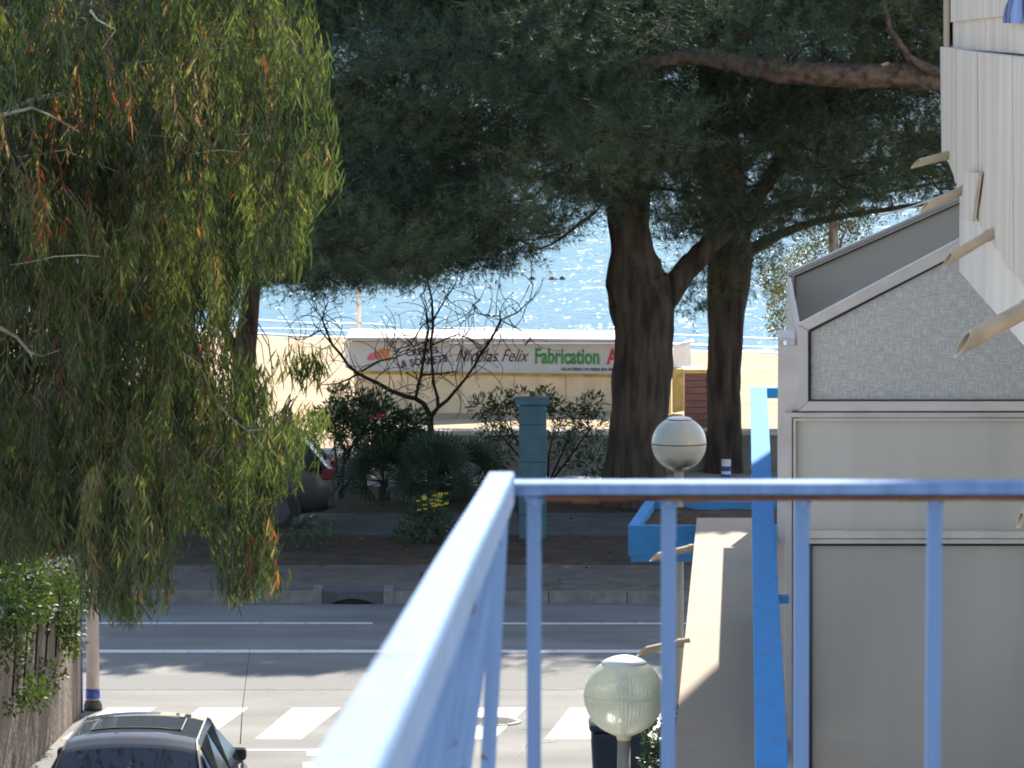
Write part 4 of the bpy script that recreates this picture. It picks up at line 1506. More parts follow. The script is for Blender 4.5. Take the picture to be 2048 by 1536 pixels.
# thinner limbs threading the crowns
for par, pts, Y in ((t0, [(1255, 420, 30), (1180, 380, 24), (1080, 350, 18), (960, 340, 13), (820, 360, 9), (700, 400, 6)], 69.0),
                    (t0, [(1245, 250, 30), (1340, 200, 24), (1460, 170, 18), (1600, 150, 12)], 72.0),
                    (t0, [(1240, 200, 28), (1130, 150, 22), (990, 110, 16), (850, 100, 10)], 67.0),
                    (t2, [(502, 420, 22), (600, 400, 18), (720, 430, 13), (840, 470, 8), (960, 500, 4)], 75.0),
                    (t2, [(500, 260, 22), (620, 220, 16), (760, 200, 10)], 79.0),
                    (t0, [(1190, 425, 7), (1130, 470, 5), (1105, 488, 4), (1070, 500, 2.5)], 70.0),
                    (t1, [(1465, 470, 20), (1540, 420, 14), (1640, 400, 9), (1740, 390, 7), (1960, 350, 5)], 77.0)):
    trunk_px(par, pts, Y, 'limb', n=8, jit=0.1)

# crown clumps: real positions in the volume over the promenade and the road edge
clumps = []
tries = 0
while len(clumps) < 660 and tries < 14000:
    tries += 1
    px = rng.uniform(60, 1960)
    py = rng.uniform(-60, 610)
    Y = rng.uniform(62.0, 83)
    r = rng.uniform(0.55, 1.05)
    lim = bottom_at(px) - r * F / Y * 0.62
    if py > lim:
        continue
    P_ = U(px, py, Y)
    if P_.y - 1.25 * P_.z < (53.5 if px > 640 else 56.0) + 0.9 * mnoise.noise(Vector((px * 0.012, 5, 0))):
        continue
    if 1225 < px < 1330 and Y < 71 and py > 330:
        continue
    if Y < 67 and (py > 95 and px > 1300):          # keep the long limb clear
        continue
    clumps.append((U(px, py, Y), r, px, py))
# fill the lower edge so the fringe follows the crown's real outline
for px in np.arange(90, 1800, 26):
    if 1215 < px < 1330:
        continue
    Y = rng.uniform(66, 78)
    r = rng.uniform(0.4, 0.65)
    clumps.append((U(px, bottom_at(px) - r * F / Y * rng.uniform(0.55, 0.9), Y), r, px, 0))
# hanging tufts between the two trunks
for (px, py, r) in ((1375, 560, 0.35), (1395, 600, 0.3), (1370, 615, 0.28), (1400, 545, 0.35), (1430, 520, 0.3), (1515, 530, 0.28), (1512, 580, 0.2)):
    clumps.append((U(px, py, 72.5), r, px, py))
n_vis = len(clumps)
# upper storeys of the crowns, above the frame: they shade the verge and the road
for k in range(340):
    px = rng.uniform(0, 2300)
    z = rng.uniform(7.9, 10.5)
    Y = rng.uniform(max(64, (53.9 if px > 640 else 57.0) + 1.25 * z), 86)
    clumps.append((Vector(((px - 1024) * Y / F, Y, z)), rng.uniform(0.8, 1.3), px, -100))
for k in range(46):                                  # a bough of the right-hand pine over the planter
    z = rng.uniform(9.6, 12.2)
    clumps.append((Vector((rng.uniform(3.0, 7.5), 44.6 + 1.25 * (z - 2.7) + rng.uniform(-1.2, 1.6), z)), rng.uniform(0.7, 1.1), 1900, -100))
CC = np.array([c_[0][:] for c_ in clumps])
tc_ = np.array([p_[0].location[:2] for p_ in pines])
own = np.argmin((CC[:, None, 0] - tc_[None, :, 0]) ** 2 + 0.3 * (CC[:, None, 1] - tc_[None, :, 1]) ** 2, axis=1)
for pi, (po, sp_) in enumerate(pines):
    Vs, Ts, tints = [], [], []
    off = 0
    tw = MB()
    for ci in np.where(own == pi)[0]:
        c_, r, px, py = clumps[ci]
        vis = ci < n_vis
        nb = int((100 if vis else 45) * r * r) + 18
        d = randdir(nb)
        d[:, 2] = d[:, 2] * 0.75 + 0.05
        rad = r * rng.uniform(0.25, 1.0, nb) ** 0.5
        start = np.array(c_[:]) + d * rad[:, None] * np.array([[1.15, 1.15, 0.7]])
        ax = norm(d + np.array([[0, 0, 0.45]]) + rng.normal(size=(nb, 3)) * 0.35)
        tl = rng.uniform(0.12, 0.34, nb)
        ts = 4
        cen = (start[:, None, :] + ax[:, None, :] * (tl[:, None] * np.linspace(0, 1, ts)[None])[:, :, None]).reshape(-1, 3)
        axs = np.repeat(ax, ts, 0)
        per = 7 if vis else 6
        V, T = needle_tufts(cen, axs, per, 0.14 if vis else 0.30, 0.0043 if vis else 0.042, 0.75)
        Vs.append(V)
        Ts.append(T + off)
        base_t = rng.uniform(0.15, 0.85)
        tt = np.clip(np.repeat(np.repeat(base_t + rng.normal(size=nb) * 0.15, ts), per * 3), 0, 1)
        tints.append(tt)
        off += len(V)
        if vis and r > 0.5:
            for k in range(3):
                e_ = start[rng.integers(nb)]
                tw.tube([c_, c_.lerp(Vector(e_), 0.5) + Vector((0, 0, -0.05)), Vector(e_)], [0.016, 0.011, 0.006], 4, False)
    if Vs:
        tri_mesh('crown', np.concatenate(Vs), np.concatenate(Ts), M['pine'], np.concatenate(tints), po, 'stuff')
    if tw.v:
        tw.build('twigs', M['twig'], po, kind='stuff')

# ------------------------------------------------------------------ weeping gum tree on the left
gum = thing('gum_tree', (-5.3, 32.5, 0), 'weeping gum tree with narrow hanging leaves over the street', 'tree')
gum_poly = [(-400, -160), (660, -160), (636, 20), (640, 90), (650, 200), (664, 300), (666, 385), (620, 430), (606, 470), (596, 530), (560, 575), (490, 560), (470, 620), (455, 700), (480, 735), (560, 770), (640, 805), (655, 870), (610, 900), (590, 960), (560, 1000), (520, 1020), (538, 1060), (545, 1120), (560, 1190), (480, 1215), (450, 1200), (448, 1085), (400, 1060), (345, 1060), (330, 1150), (325, 1230), (290, 1230), (282, 1120), (255, 1120), (262, 1255), (195, 1235), (180, 1130), (120, 1110), (60, 1120), (-400, 1200)]
gum_holes = [([(112, -40), (128, 55), (150, 95), (172, 62), (215, 55), (250, 35), (245, -40)], 0.93),
             ([(178, 180), (240, 180), (240, 225), (190, 225)], 0.6),
             ([(385, 610), (470, 600), (470, 800), (400, 790)], 0.5), ([(0, 600), (110, 600), (120, 740), (0, 760)], 0.3),
             ([(220, 690), (300, 690), (300, 790), (220, 790)], 0.5)]
sprig_zone = [(560, 680), (660, 700), (655, 760), (600, 790), (545, 760)]
Vs, Ts, tints = [], [], []
off = 0
stems = MB()
pale = MB()
nspray = 0

poly_np = gum_poly
clus = []
while len(clus) < 215:
    q = np.array([[rng.uniform(-330, 660), rng.uniform(-190, 1190)]])
    if inside(poly_np, q)[0]:
        Yc = rng.uniform(29.2, 34.0)
        clus.append((q[0, 0], q[0, 1], Yc, rng.choice([0.0, 0.0, 0.12, 0.35, 0.6, 0.78]), rng.random()))  # the dark tints stand in for shaded hollows of the crown
for k in range(230):                                  # far side of the crown, its shade put into darker leaf tints
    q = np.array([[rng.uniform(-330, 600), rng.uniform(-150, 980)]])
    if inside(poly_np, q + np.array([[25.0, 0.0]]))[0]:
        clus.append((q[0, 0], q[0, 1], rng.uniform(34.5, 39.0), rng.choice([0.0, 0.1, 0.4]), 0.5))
for k in range(85):                                   # inner masses lower down, their shade painted as dark leaf tints
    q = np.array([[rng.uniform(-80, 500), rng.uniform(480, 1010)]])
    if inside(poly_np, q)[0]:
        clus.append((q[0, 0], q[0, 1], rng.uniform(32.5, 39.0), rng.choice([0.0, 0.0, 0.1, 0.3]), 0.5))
for px_, py_ in ((30, 1080), (90, 1100), (140, 1110), (200, 1080), (560, 930), (545, 985), (600, 890), (480, 950), (520, 905), (450, 1000), (390, 1000), (420, 1030), (560, 890), (620, 870), (590, 830), (470, 880), (430, 920), (500, 1000), (640, 360), (648, 300), (640, 200), (628, 100), (610, 420), (225, 1190), (245, 1225), (215, 1160), (310, 1180), (312, 1140), (500, 1150), (480, 1185), (530, 1130), (515, 1160), (600, 250), (630, 340), (625, 150), (600, 60), (580, 420), (555, 500), (610, 820), (560, 860), (470, 640), (500, 880), (520, 1120), (305, 1130), (220, 1150), (480, 1090), (60, 1050)):
    clus.append((px_, py_, rng.uniform(29.2, 31), rng.uniform(0.2, 0.6), 0.5))
sprays = []
for (cx_, cy_, Yc, bt_, rn_) in clus:
    ns_ = 24 if cx_ > 250 else 28
    for k in range(ns_):
        ox = rng.normal() * 38
        oy = abs(ox) * 0.6 + abs(rng.normal()) * 26 - 40
        sprays.append((cx_ + ox, cy_ + oy, Yc + rng.normal() * 0.3, np.sign(ox) * rng.uniform(0.1, 0.5), bt_, cx_, cy_))
for (px, py, Y, out, cl_t, ccx, ccy) in sprays:
    L = rng.uniform(0.3, 0.72)
    lp = L * F / Y
    hit = False
    for hp, pr in gum_holes:
        if inside(hp, np.array([[px, py + lp * 0.5]]))[0] and rng.random() < pr:
            hit = True
    if hit:
        continue
    nspray += 1
    p0_ = np.array(U(px, py, Y)[:])
    dirs = np.array([out, rng.uniform(-0.4, 0.4), 0.15])
    pts_ = [p0_]
    v = dirs.copy()
    ns = 7
    for s_ in range(ns):
        v = v * 0.72 + np.array([0.0, 0, -0.34])
        pts_.append(pts_[-1] + v / np.linalg.norm(v) * L / ns)
    pts_ = np.array(pts_)
    if nspray % 3 == 0 and inside(gum_poly, proj(pts_[-1:]))[0]:
        stems.tube([Vector(q) for q in pts_[::2]], [0.005, 0.004, 0.003, 0.002], 3, False)
    nl = int(rng.integers(15, 24))
    u = np.sort(rng.uniform(0.1, 1.0, nl)) * (ns)
    i0 = np.minimum(u.astype(int), ns - 1)
    bpos = pts_[i0] + (pts_[i0 + 1] - pts_[i0]) * (u - i0)[:, None]
    d = norm(np.stack([rng.normal(size=nl) * 0.38, rng.normal(size=nl) * 0.38, -np.ones(nl)], 1))
    nr = norm(np.stack([rng.normal(size=nl), rng.normal(size=nl), rng.normal(size=nl) * 0.25], 1))
    ll = rng.uniform(0.08, 0.15, nl)
    ww = rng.uniform(0.0036, 0.0064, nl)
    V, T, k = leaf_arrays(bpos, d, nr, ll, ww * (1.0 if Y < 34.3 else 1.2), rng.uniform(-0.1, 0.15, nl), 3 if Y < 34.3 else 2)
    tips_ = proj(bpos + d * ll[:, None])
    ok = inside(gum_poly, tips_ + np.array([[rng.normal() * 13, rng.normal() * 10]]) + rng.normal(size=(nl, 2)) * 6)
    for hp, pr in gum_holes:
        ok &= ~(inside(hp, tips_) & (rng.random(nl) < pr))
    if ok.sum() < 2:
        continue
    keep = np.where(ok)[0]
    V = V.reshape(nl, k, 3)[keep].reshape(-1, 3)
    nl = len(keep)
    T = (np.arange(nl)[:, None, None] * k + np.array([[0, 1, 2], [1, 3, 2], [2, 3, 4], [3, 5, 4]] if k == 6 else [[0, 1, 2], [1, 3, 2]])[None]).reshape(-1, 3)
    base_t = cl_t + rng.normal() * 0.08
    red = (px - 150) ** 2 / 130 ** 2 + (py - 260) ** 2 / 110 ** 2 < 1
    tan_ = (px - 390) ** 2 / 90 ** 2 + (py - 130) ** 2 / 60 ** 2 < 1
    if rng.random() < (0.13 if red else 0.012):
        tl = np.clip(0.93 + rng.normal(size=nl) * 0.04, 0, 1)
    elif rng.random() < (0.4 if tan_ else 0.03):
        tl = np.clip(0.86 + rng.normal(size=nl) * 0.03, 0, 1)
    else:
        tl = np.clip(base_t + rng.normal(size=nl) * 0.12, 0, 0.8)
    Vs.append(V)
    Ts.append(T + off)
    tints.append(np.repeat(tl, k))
    off += len(V)
# loose sprigs in the gap below
for it in range(26):
    px, py = rng.uniform(560, 650), rng.uniform(690, 745)
    Y = 32
    p0_ = np.array(U(px, py, Y)[:])
    nl = 9
    bpos = p0_ + rng.normal(size=(nl, 3)) * np.array([[0.03, 0.03, 0.05]])
    d = norm(np.stack([rng.normal(size=nl) * 0.4, rng.normal(size=nl) * 0.3, -np.ones(nl)], 1))
    V, T, k = leaf_arrays(bpos, d, randdir(nl), rng.uniform(0.09, 0.15, nl), rng.uniform(0.004, 0.007, nl), rng.uniform(0, 0.1, nl), 3)
    Vs.append(V)
    Ts.append(T + off)
    tints.append(np.repeat(rng.uniform(0.2, 0.7, nl), k))
    off += len(V)
tri_mesh('crown', np.concatenate(Vs), np.concatenate(Ts), M['gum'], np.concatenate(tints), gum, 'stuff')
stems.build('twigs', M['limb_bark'], gum, kind='stuff')
# upper crown out of the frame (bigger leaves), it shades the lower sprays
n = 9000
c_ = np.stack([rng.uniform(-7.5, -0.9, n), rng.uniform(29, 37, n), rng.uniform(8.1, 10.2, n)], 1)
V, T, k = leaf_arrays(c_, norm(np.stack([rng.normal(size=n) * 0.4, rng.normal(size=n) * 0.4, -np.ones(n)], 1)), randdir(n), rng.uniform(0.15, 0.25, n), rng.uniform(0.012, 0.02, n), np.zeros(n), 2)
tri_mesh('upper_crown', V, T, M['gum'], np.repeat(rng.uniform(0, 0.7, n), k), gum, 'stuff')


def limb_px(parent, pts, Y, m='pale_bark', name='limb', n=8):
    return trunk_px(parent, pts, Y, name, m, n, 0.12, sub=5)


MB().tube([(-5.3, 32.5, 0), (-5.2, 32.5, 2.5), (-4.9, 32.4, 5.0), (-4.5, 32.3, 7.4), (-4.2, 32.2, 9.6)], [0.24, 0.2, 0.17, 0.13, 0.08], 16, True, 0.12).build('trunk', M['pale_bark'], gum, smooth=True)
for pts in ([(-330, 380, 34), (-120, 300, 22), (0, 235, 13), (40, 212, 10), (75, 195, 8), (130, 186, 6), (170, 160, 5), (215, 130, 5), (300, 122, 3), (345, 112, 2)],
            [(0, 232, 8), (65, 215, 6), (110, 235, 5), (160, 265, 4)], [(75, 200, 4), (130, 190, 3.5), (175, 200, 3), (205, 215, 2.5)],
            [(-20, 305, 5), (30, 315, 4), (130, 300, 3), (200, 330, 3), (240, 345, 2)],
            [(380, 100, 2.5), (470, 95, 3), (530, 100, 2.5), (590, 80, 2)], [(290, 270, 3), (360, 275, 2.5), (380, 285, 2)],
            [(380, 308, 2.5), (440, 300, 2.5), (490, 305, 2)], [(-40, 650, 14), (0, 655, 9), (35, 675, 8), (60, 705, 7), (85, 712, 5), (120, 700, 3)],
            [(20, 530, 4), (55, 525, 3), (110, 513, 4), (160, 510, 4), (200, 513, 3)], [(365, 705, 5), (400, 730, 4), (425, 790, 3.5), (455, 830, 3.5), (495, 862, 4), (560, 855, 3), (600, 845, 2)],
            [(495, 862, 3), (515, 880, 2.5)], [(310, 875, 3), (350, 892, 2.5), (362, 905, 2)], [(180, 20, 6), (195, 40, 5), (232, 60, 4), (205, 95, 4)],
            [(455, 1178, 3), (470, 1205, 2.5)], [(560, 250, 3), (590, 245, 2.5), (610, 252, 2)], [(470, 270, 2.5), (550, 262, 2.5), (600, 270, 1.5)]):
    limb_px(gum, [(a_, b_, w_ * (0.6 if w_ < 6 else 0.9)) for a_, b_, w_ in pts], rng.uniform(29.4, 30.6))

# ------------------------------------------------------------------ bare tree
bt = thing('bare_tree', (U(862, 1000, 72.0).x, 72.0, 0.13), 'small leafless tree with forked curling branches in front of the kiosk sign', 'tree')
BY = 72.0
br_main = [
    ([(862, 1005, 13), (861, 900, 12), (861, 832, 11)], 'trunk'),
    ([(861, 834, 10), (848, 808, 9), (831, 797, 8.5), (812, 793, 8), (783, 782, 7.5), (755, 766, 7), (735, 757, 6.5), (716, 747, 6), (698, 733, 5), (681, 708, 4), (665, 690, 3.4), (650, 655, 2.8), (645, 640, 2.4), (648, 622, 1.6), (655, 605, 1)], 'limb'),
    ([(831, 797, 6), (836, 775, 5.5), (842, 750, 5), (850, 700, 4), (857, 660, 3), (853, 620, 2), (840, 590, 1.2)], 'limb'),
    ([(861, 834, 9), (876, 815, 7), (875, 795, 6), (868, 770, 5), (864, 730, 4.5), (862, 690, 4.5), (866, 650, 4), (864, 600, 3), (855, 560, 2.2), (842, 540, 1.4)], 'limb'),
    ([(876, 815, 7), (895, 800, 6), (912, 780, 5.5), (932, 756, 5), (950, 730, 4.4), (963, 705, 4), (975, 690, 3.6), (990, 665, 3), (1001, 640, 2.6), (1000, 630, 2)], 'limb'),
    ([(716, 747, 4), (700, 757, 3), (676, 767, 2.2), (640, 770, 1.2)], 'branch'),
    ([(722, 743, 3.4), (760, 722, 2.6), (790, 715, 2), (830, 700, 1.2)], 'branch'),
    ([(665, 690, 2.6), (640, 660, 2), (622, 672, 1.8), (600, 680, 1.2), (575, 672, 0.9)], 'branch'),
    ([(648, 640, 2), (630, 620, 1.6), (615, 600, 1)], 'branch'),
    ([(864, 640, 3), (845, 650, 2.4), (820, 692, 2), (795, 698, 1.4), (775, 690, 1)], 'branch'),
    ([(866, 640, 3), (890, 600, 2.2), (910, 570, 1.8), (922, 530, 1)], 'branch'),
    ([(1001, 640, 2.2), (1030, 655, 1.6), (1045, 662, 1.2), (1050, 690, 1)], 'branch'),
    ([(1001, 640, 2.4), (1035, 625, 2), (1060, 600, 1.6), (1066, 570, 1)], 'branch'),
    ([(1000, 632, 2), (975, 631, 1.8), (952, 626, 1.6), (946, 612, 1.2), (955, 600, 0.8)], 'branch'),
    ([(842, 750, 3.4), (880, 748, 2.6), (912, 743, 2), (925, 700, 1.4), (925, 678, 1)], 'branch'),
    ([(862, 692, 2.8), (890, 678, 2.4), (915, 669, 2), (945, 680, 1.6), (970, 700, 1)], 'branch'),
    ([(812, 745, 2), (838, 760, 1.6), (842, 770, 2)], 'branch'),
    ([(862, 680, 2.4), (835, 690, 1.8), (800, 705, 1.5), (775, 700, 1)], 'branch'),
]
tw = MB()
for pts, nm in br_main:
    Y = BY + (0 if nm == 'trunk' else random.uniform(-0.15, 0.15))
    pts2 = [(a, b2, w2 * (1.12 if w2 > 4 else 1.5), BY + (Y - BY) * i / max(1, len(pts) - 1)) for i, (a, b2, w2) in enumerate(pts)]
    trunk_px(bt, pts2, BY, nm, 'twig', 8 if nm != 'branch' else 6, 0.06, sub=3)
    if nm == 'trunk':
        continue
    # curling twigs with hooked tips
    for i in range(2 if nm == 'limb' else 1, len(pts)):
        for k in range(3 if i > 2 or nm == 'branch' else 1):
            x, y, w2 = pts[i]
            x += random.uniform(-8, 8)
            yy0 = BY + random.uniform(-0.4, 0.4)
            ang = random.choice([random.uniform(-2.6, -0.5), random.uniform(-2.6, -0.5), random.uniform(0.2, 2.9)])
            curl = random.uniform(-0.28, 0.28)
            q = [U(x, y, BY)]
            st_ = random.uniform(5, 11)
            for s_ in range(8):
                x += math.cos(ang) * st_
                y += math.sin(ang) * st_
                ang += curl + random.uniform(-0.12, 0.12)
                q.append(U(x, y, BY + (yy0 - BY) * (s_ + 1) / 8))
            tw.tube(q, [0.0085 - 0.005 * t_ / 8 for t_ in range(9)], 3, False)
            tw.tube([q[-1], q[-1] + (q[-1] - q[-2]).normalized() * 0.02], [0.009, 0.004], 4, True)
tw.build('twigs', M['twig'], bt, kind='stuff')

# ------------------------------------------------------------------ shrubs
def leafy(name, loc, label, cat, centers, radii, nleaf, L, W, m, parent=None, hang=0.0, part='foliage', group=None, up=0.3, flat=1.0):
    root = parent or thing(name, loc, label, cat, group)
    Vs, Ts, tn = [], [], []
    off = 0
    for c_, r in zip(centers, radii):
        n = int(nleaf * r * r * 4) + 10
        d0 = randdir(n)
        pos = np.array(c_[:]) + d0 * (r * rng.uniform(0.15, 1, n) ** 0.5)[:, None] * np.array([[1, 1, flat]])
        d = norm(d0 * 0.6 + randdir(n) * 0.6 + np.array([[0, 0, up - hang]]))
        V, T, k = leaf_arrays(pos, d, randdir(n), rng.uniform(0.7, 1.2, n) * L, rng.uniform(0.7, 1.2, n) * W, rng.uniform(0, 0.25, n), 2)
        Vs.append(V)
        Ts.append(T + off)
        tn.append(np.repeat(np.clip(rng.uniform(0, 1) * 0.6 + rng.uniform(0, 0.4, n), 0, 1), k))
        off += len(V)
    tri_mesh(part, np.concatenate(Vs), np.concatenate(Ts), m, np.concatenate(tn), root, 'stuff')
    return root


def stems_of(root, base, tips, r=0.02, m='twig', nm='stem'):
    for t_ in tips:
        mid = base.lerp(t_, 0.5) + Vector((random.uniform(-0.08, 0.08), random.uniform(-0.08, 0.08), 0.05))
        MB().tube([base + Vector((random.uniform(-0.06, 0.06), random.uniform(-0.06, 0.06), 0)), mid, t_], [r, r * 0.8, r * 0.5], 6).build(nm, M[m], root, smooth=True)


OY = 71.0
cs = [U(x, y, OY + random.uniform(-0.5, 0.5)) for x, y in ((690, 850), (715, 825), (745, 850), (770, 835), (800, 855), (825, 850), (700, 880), (740, 885), (780, 885), (815, 880), (665, 830), (680, 790), (760, 800), (730, 800))]
ol = leafy('oleander_bush', Vector((U(690, 1010, OY).x, OY, 0.14)), 'large oleander with two red blooms left of the bare tree', 'bush', cs, [0.26] * 10 + [0.22, 0.16, 0.18, 0.16], 1500, 0.12, 0.015, M['oleander'], group='oleanders in the beach garden')
stems_of(ol, Vector((U(678, 1012, OY).x, OY, 0.12)), [U(640, 900, OY), U(668, 880, OY), U(690, 890, OY), U(735, 900, OY), U(760, 890, OY), U(715, 870, OY)], 0.028)
for (fx, fy) in ((757, 830), (743, 838), (761, 833)):
    mb = MB()
    for k in range(5):
        an = k * 1.257
        p = U(fx + 2.2 * math.cos(an), fy + 2.2 * math.sin(an), 70.3)
        q = U(fx, fy, 70.25)
        mb.add([q, p + Vector((0.018 * math.sin(an), 0.01, 0.018 * math.cos(an))), p + Vector((math.cos(an) * 0.02, 0.0, -math.sin(an) * 0.02)), p - Vector((0.018 * math.sin(an), -0.01, 0.018 * math.cos(an)))], [(0, 1, 2, 3)])
    mb.build('flower', M['flower_red'], ol)
cs = [U(x, y, OY + 1 + random.uniform(-0.4, 0.4)) for x, y in ((965, 815), (985, 835), (1000, 805), (1020, 830), (1040, 800), (1075, 810), (1110, 815), (1135, 840), (1160, 825), (1190, 850), (1120, 870), (1160, 880), (1190, 895), (1010, 880), (980, 860), (1090, 800), (1185, 810), (1130, 920), (1180, 930), (1000, 920))]
ol2 = leafy('oleander_bush', Vector((U(1090, 1000, OY + 1).x, OY + 1, 0.14)), 'open oleander spreading behind the teal pillar', 'bush', cs, [0.2] * 20, 800, 0.13, 0.0135, M['oleander'], group='oleanders in the beach garden')
stems_of(ol2, Vector((U(1090, 1000, OY + 1).x, OY + 1, 0.12)), [U(985, 850, OY + 1), U(1010, 840, OY + 1), U(1110, 850, OY + 1), U(1150, 850, OY + 1), U(1185, 850, OY + 1), U(1060, 840, OY + 1)], 0.022)
# small cypress-like shrub
cs = [U(675, y, 74.5) for y in (770, 785, 800, 815, 830)]
leafy('cypress_shrub', Vector((U(675, 985, 74.5).x, 74.5, 0.14)), 'small upright dark green shrub left of the kiosk', 'bush', cs + [U(672, y, 74.5) for y in (850, 880, 920, 960)], [0.10, 0.13, 0.15, 0.17, 0.18, 0.18, 0.2, 0.2, 0.2], 2600, 0.05, 0.006, M['oleander'], up=0.9)
# dark shrub before the wheel, low plants, hedge by the ledge
cs = [U(x, y, 64.6) for x, y in ((820, 1050), (850, 1040), (880, 1050), (840, 1020), (870, 1015), (900, 1060), (810, 1075), (860, 1075))]
sh = leafy('low_shrub', Vector((U(855, 1090, 64.6).x, 64.6, 0.14)), 'low dark shrub with yellow flowers at the edge of the path', 'bush', cs, [0.2] * 8, 1500, 0.08, 0.012, M['oleander'])
mb = MB()
for k in range(26):
    x, y = random.uniform(835, 895), random.uniform(982, 1012)
    y += (895 - x) * 0.22
    p = U(x, y, 64.3 + random.uniform(-0.1, 0.1))
    mb.add([p, p + Vector((0.03, 0, 0.012)), p + Vector((0.016, 0.01, 0.032))], [(0, 1, 2)])
    mb.add([p, p + Vector((-0.03, 0, 0.012)), p + Vector((-0.016, 0.01, 0.032))], [(0, 2, 1)])
mb.build('blossom', M['flower_yellow'], sh, kind='stuff')
cs = [U(x, y, 63.8) for x, y in ((600, 1060), (625, 1050), (640, 1075), (580, 1080), (660, 1060))]
leafy('garden_shrub', Vector((U(620, 1100, 63.8).x, 63.8, 0.14)), 'loose dark shrub beside the wheel of the dark hatchback', 'bush', cs, [0.17] * 5, 600, 0.08, 0.012, M['oleander'])
cs = [U(1320 + random.uniform(-14, 20), y, 38) for y in (1470, 1490, 1510, 1530, 1550, 1575, 1600)]
leafy('ledge_shrub', Vector((U(1325, 1650, 38).x, 38.0, 0)), 'small dark shrub growing under the beige ledge beside the lamp post', 'bush', cs + [U(1345, 1500, 38), U(1345, 1440, 38), U(1350, 1560, 38)], [0.13] * 10, 2600, 0.05, 0.012, M['oleander'])
# ivy over the stained wall
cs, rr = [], []
for k in range(34):
    y = rng.uniform(43.5, 49.2)
    cs.append(B(WX + rng.uniform(-0.1, 0.2), y, rng.uniform(1.35, 2.5)))
    rr.append(rng.uniform(0.16, 0.32))
for k in range(10):
    y = rng.uniform(44, 49)
    cs.append(B(WX + 0.08, y, rng.uniform(0.75, 1.3)))
    rr.append(rng.uniform(0.1, 0.2))
iv = leafy('ivy', B(WX, 47, 1.8), 'bright leafy climber tumbling over the stained garden wall', 'climber', cs, rr, 1100, 0.06, 0.017, M['ivy'])
for k in range(7):
    y = 44.5 + k * 0.7
    MB().tube([B(WX + 0.03, y, 0.9), B(WX + 0.06, y + 0.1, 1.5), B(WX - 0.02, y + 0.15, 2.0)], [0.012, 0.012, 0.008], 5).build('stem', M['twig'], iv)
# light-leaved tree past the veranda
cs, rr = [], []
for (x, y) in ((1548, 520), (1560, 560), (1545, 590), (1565, 610), (1552, 640), (1570, 650), (1575, 580), (1540, 555), (1610, 480), (1640, 470), (1670, 440), (1700, 430), (1720, 460), (1650, 500), (1690, 470), (1610, 520), (1640, 540), (1590, 530), (1600, 600), (1620, 650)):
    cs.append(U(x, y, 80 + random.uniform(-1, 1)))
    rr.append(rng.uniform(0.2, 0.34))
lt = leafy('olive_tree', Vector((U(1665, 930, 80).x, 80.0, -1.8)), 'pale leaved tree showing past the corner of the veranda roof', 'tree', cs, rr, 1100, 0.075, 0.012, M['olive'], part='crown')
MB().tube([U(1666, 1090, 80), U(1666, 700, 80), U(1667, 440, 80), U(1672, 340, 80)], [0.12, 0.1, 0.08, 0.05], 10).build('trunk', M['pale_bark'], lt, smooth=True)
for (x, y) in ((1560, 580), (1600, 520), (1700, 440), (1620, 640)):
    MB().tube([U(1666, 680, 80), U((x + 1666) / 2, y + 40, 80), U(x, y, 80)], [0.04, 0.03, 0.012], 6).build('limb', M['pale_bark'], lt, smooth=True)


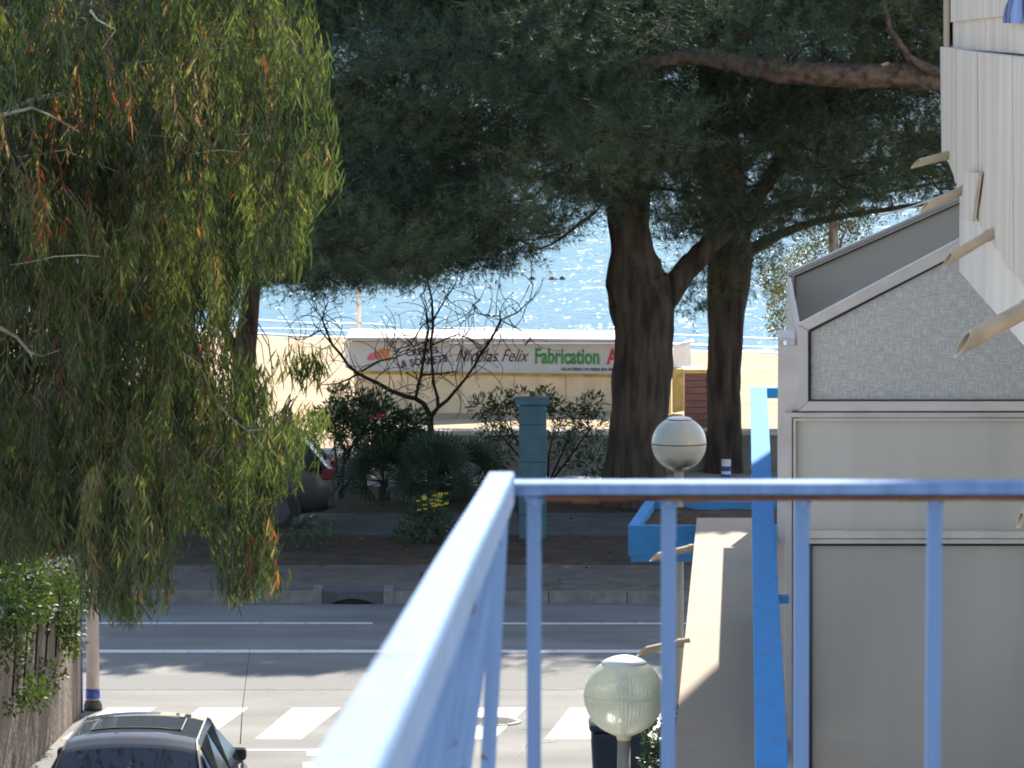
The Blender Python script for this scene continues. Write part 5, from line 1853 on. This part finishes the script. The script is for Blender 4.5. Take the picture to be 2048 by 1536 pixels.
# fan palms -----------------------------------------------------------
def frond_mesh(r, nseg, spread):
    mb = MB()
    for k in range(nseg):
        an = -spread / 2 + spread * k / (nseg - 1)
        d = Vector((math.sin(an), 0, math.cos(an)))
        s_ = Vector((math.cos(an), 0, -math.sin(an)))
        ln = r * (0.8 + 0.2 * math.cos(an)) * random.uniform(0.93, 1.05)
        a = d * r * 0.05
        m_ = d * ln * 0.55 + Vector((0, 0.02 * (k % 2), 0))
        t_ = d * ln + Vector((0, -0.10 * r, -0.06 * r))
        ww = r * 0.035
        mb.add([a - s_ * 0.004, a + s_ * 0.004, m_ + s_ * ww, m_ - s_ * ww, t_], [(0, 1, 2, 3), (3, 2, 4)])
    mb.tube([(0, 0, -r * 1.0), (0, 0.02, -r * 0.5), (0, 0, 0.02)], [0.012, 0.010, 0.007], 4)
    me = mb.mesh('frond', M['palm'])
    a = me.attributes.new('tint', 'FLOAT', 'POINT')
    a.data.foreach_set('value', [random.random() for _ in range(len(me.vertices))])
    return me


fm = [frond_mesh(0.46, 19, 3.6) for _ in range(4)]
for (cx, cy, Y, nf_, lab) in ((768, 965, 70.6, 20, 'fan palm on the left, below the oleander with red blooms'), (868, 955, 70.0, 24, 'fan palm in front of the bare tree, the largest of the clump'), (930, 965, 71.0, 18, 'fan palm on the right, nearest the teal pillar')):
    base = Vector((U(cx, cy, Y).x, Y, 0.14))
    cen = U(cx, cy, Y)
    pt = thing('fan_palm', base, lab, 'palm', 'fan palms in the beach garden')
    MB().tube([base, base.lerp(cen, 0.6), cen], [0.1, 0.09, 0.06], 10, True, 0.2).build('trunk', M['bark'], pt)
    for k in range(nf_):
        el = random.uniform(-0.3, 1.35)
        az = k / nf_ * 2 * math.pi + random.uniform(-0.2, 0.2)
        d = Vector((math.cos(az) * math.cos(el), math.sin(az) * math.cos(el), math.sin(el)))
        o = link('frond', random.choice(fm), pt)
        face = Vector((random.uniform(-0.5, 0.5), -1, random.uniform(-0.1, 0.6)))
        zax = d
        xax = face.cross(zax).normalized()
        yax = zax.cross(xax)
        R3 = Matrix((xax, yax, zax)).transposed().to_4x4()
        o.matrix_basis = Matrix.Translation(cen + d * 0.42 * random.uniform(0.8, 1.1)) @ R3 @ Matrix.Scale(random.uniform(0.8, 1.1), 4)

# leaf litter and pebbles on the verge
n = 2600
P = np.stack([rng.uniform(-9, 5, n), rng.uniform(59.2, 72, n), np.full(n, 0.155)], 1)
d = randdir(n)
d[:, 2] *= 0.15
d = norm(d)
V, T, k = leaf_arrays(P, d, norm(randdir(n) * 0.3 + np.array([[0, 0, 1.0]])), rng.uniform(0.05, 0.13, n), rng.uniform(0.008, 0.025, n), np.zeros(n), 2)
M['litter'] = leaf_mat('litter', [(0, (0.07, 0.05, 0.03)), (1, (0.25, 0.18, 0.11))], 0.8, 0.1, 0.1)
tri_mesh('leaf_litter', V, T, M['litter'], np.repeat(rng.uniform(0, 1, n), k), None, 'stuff')
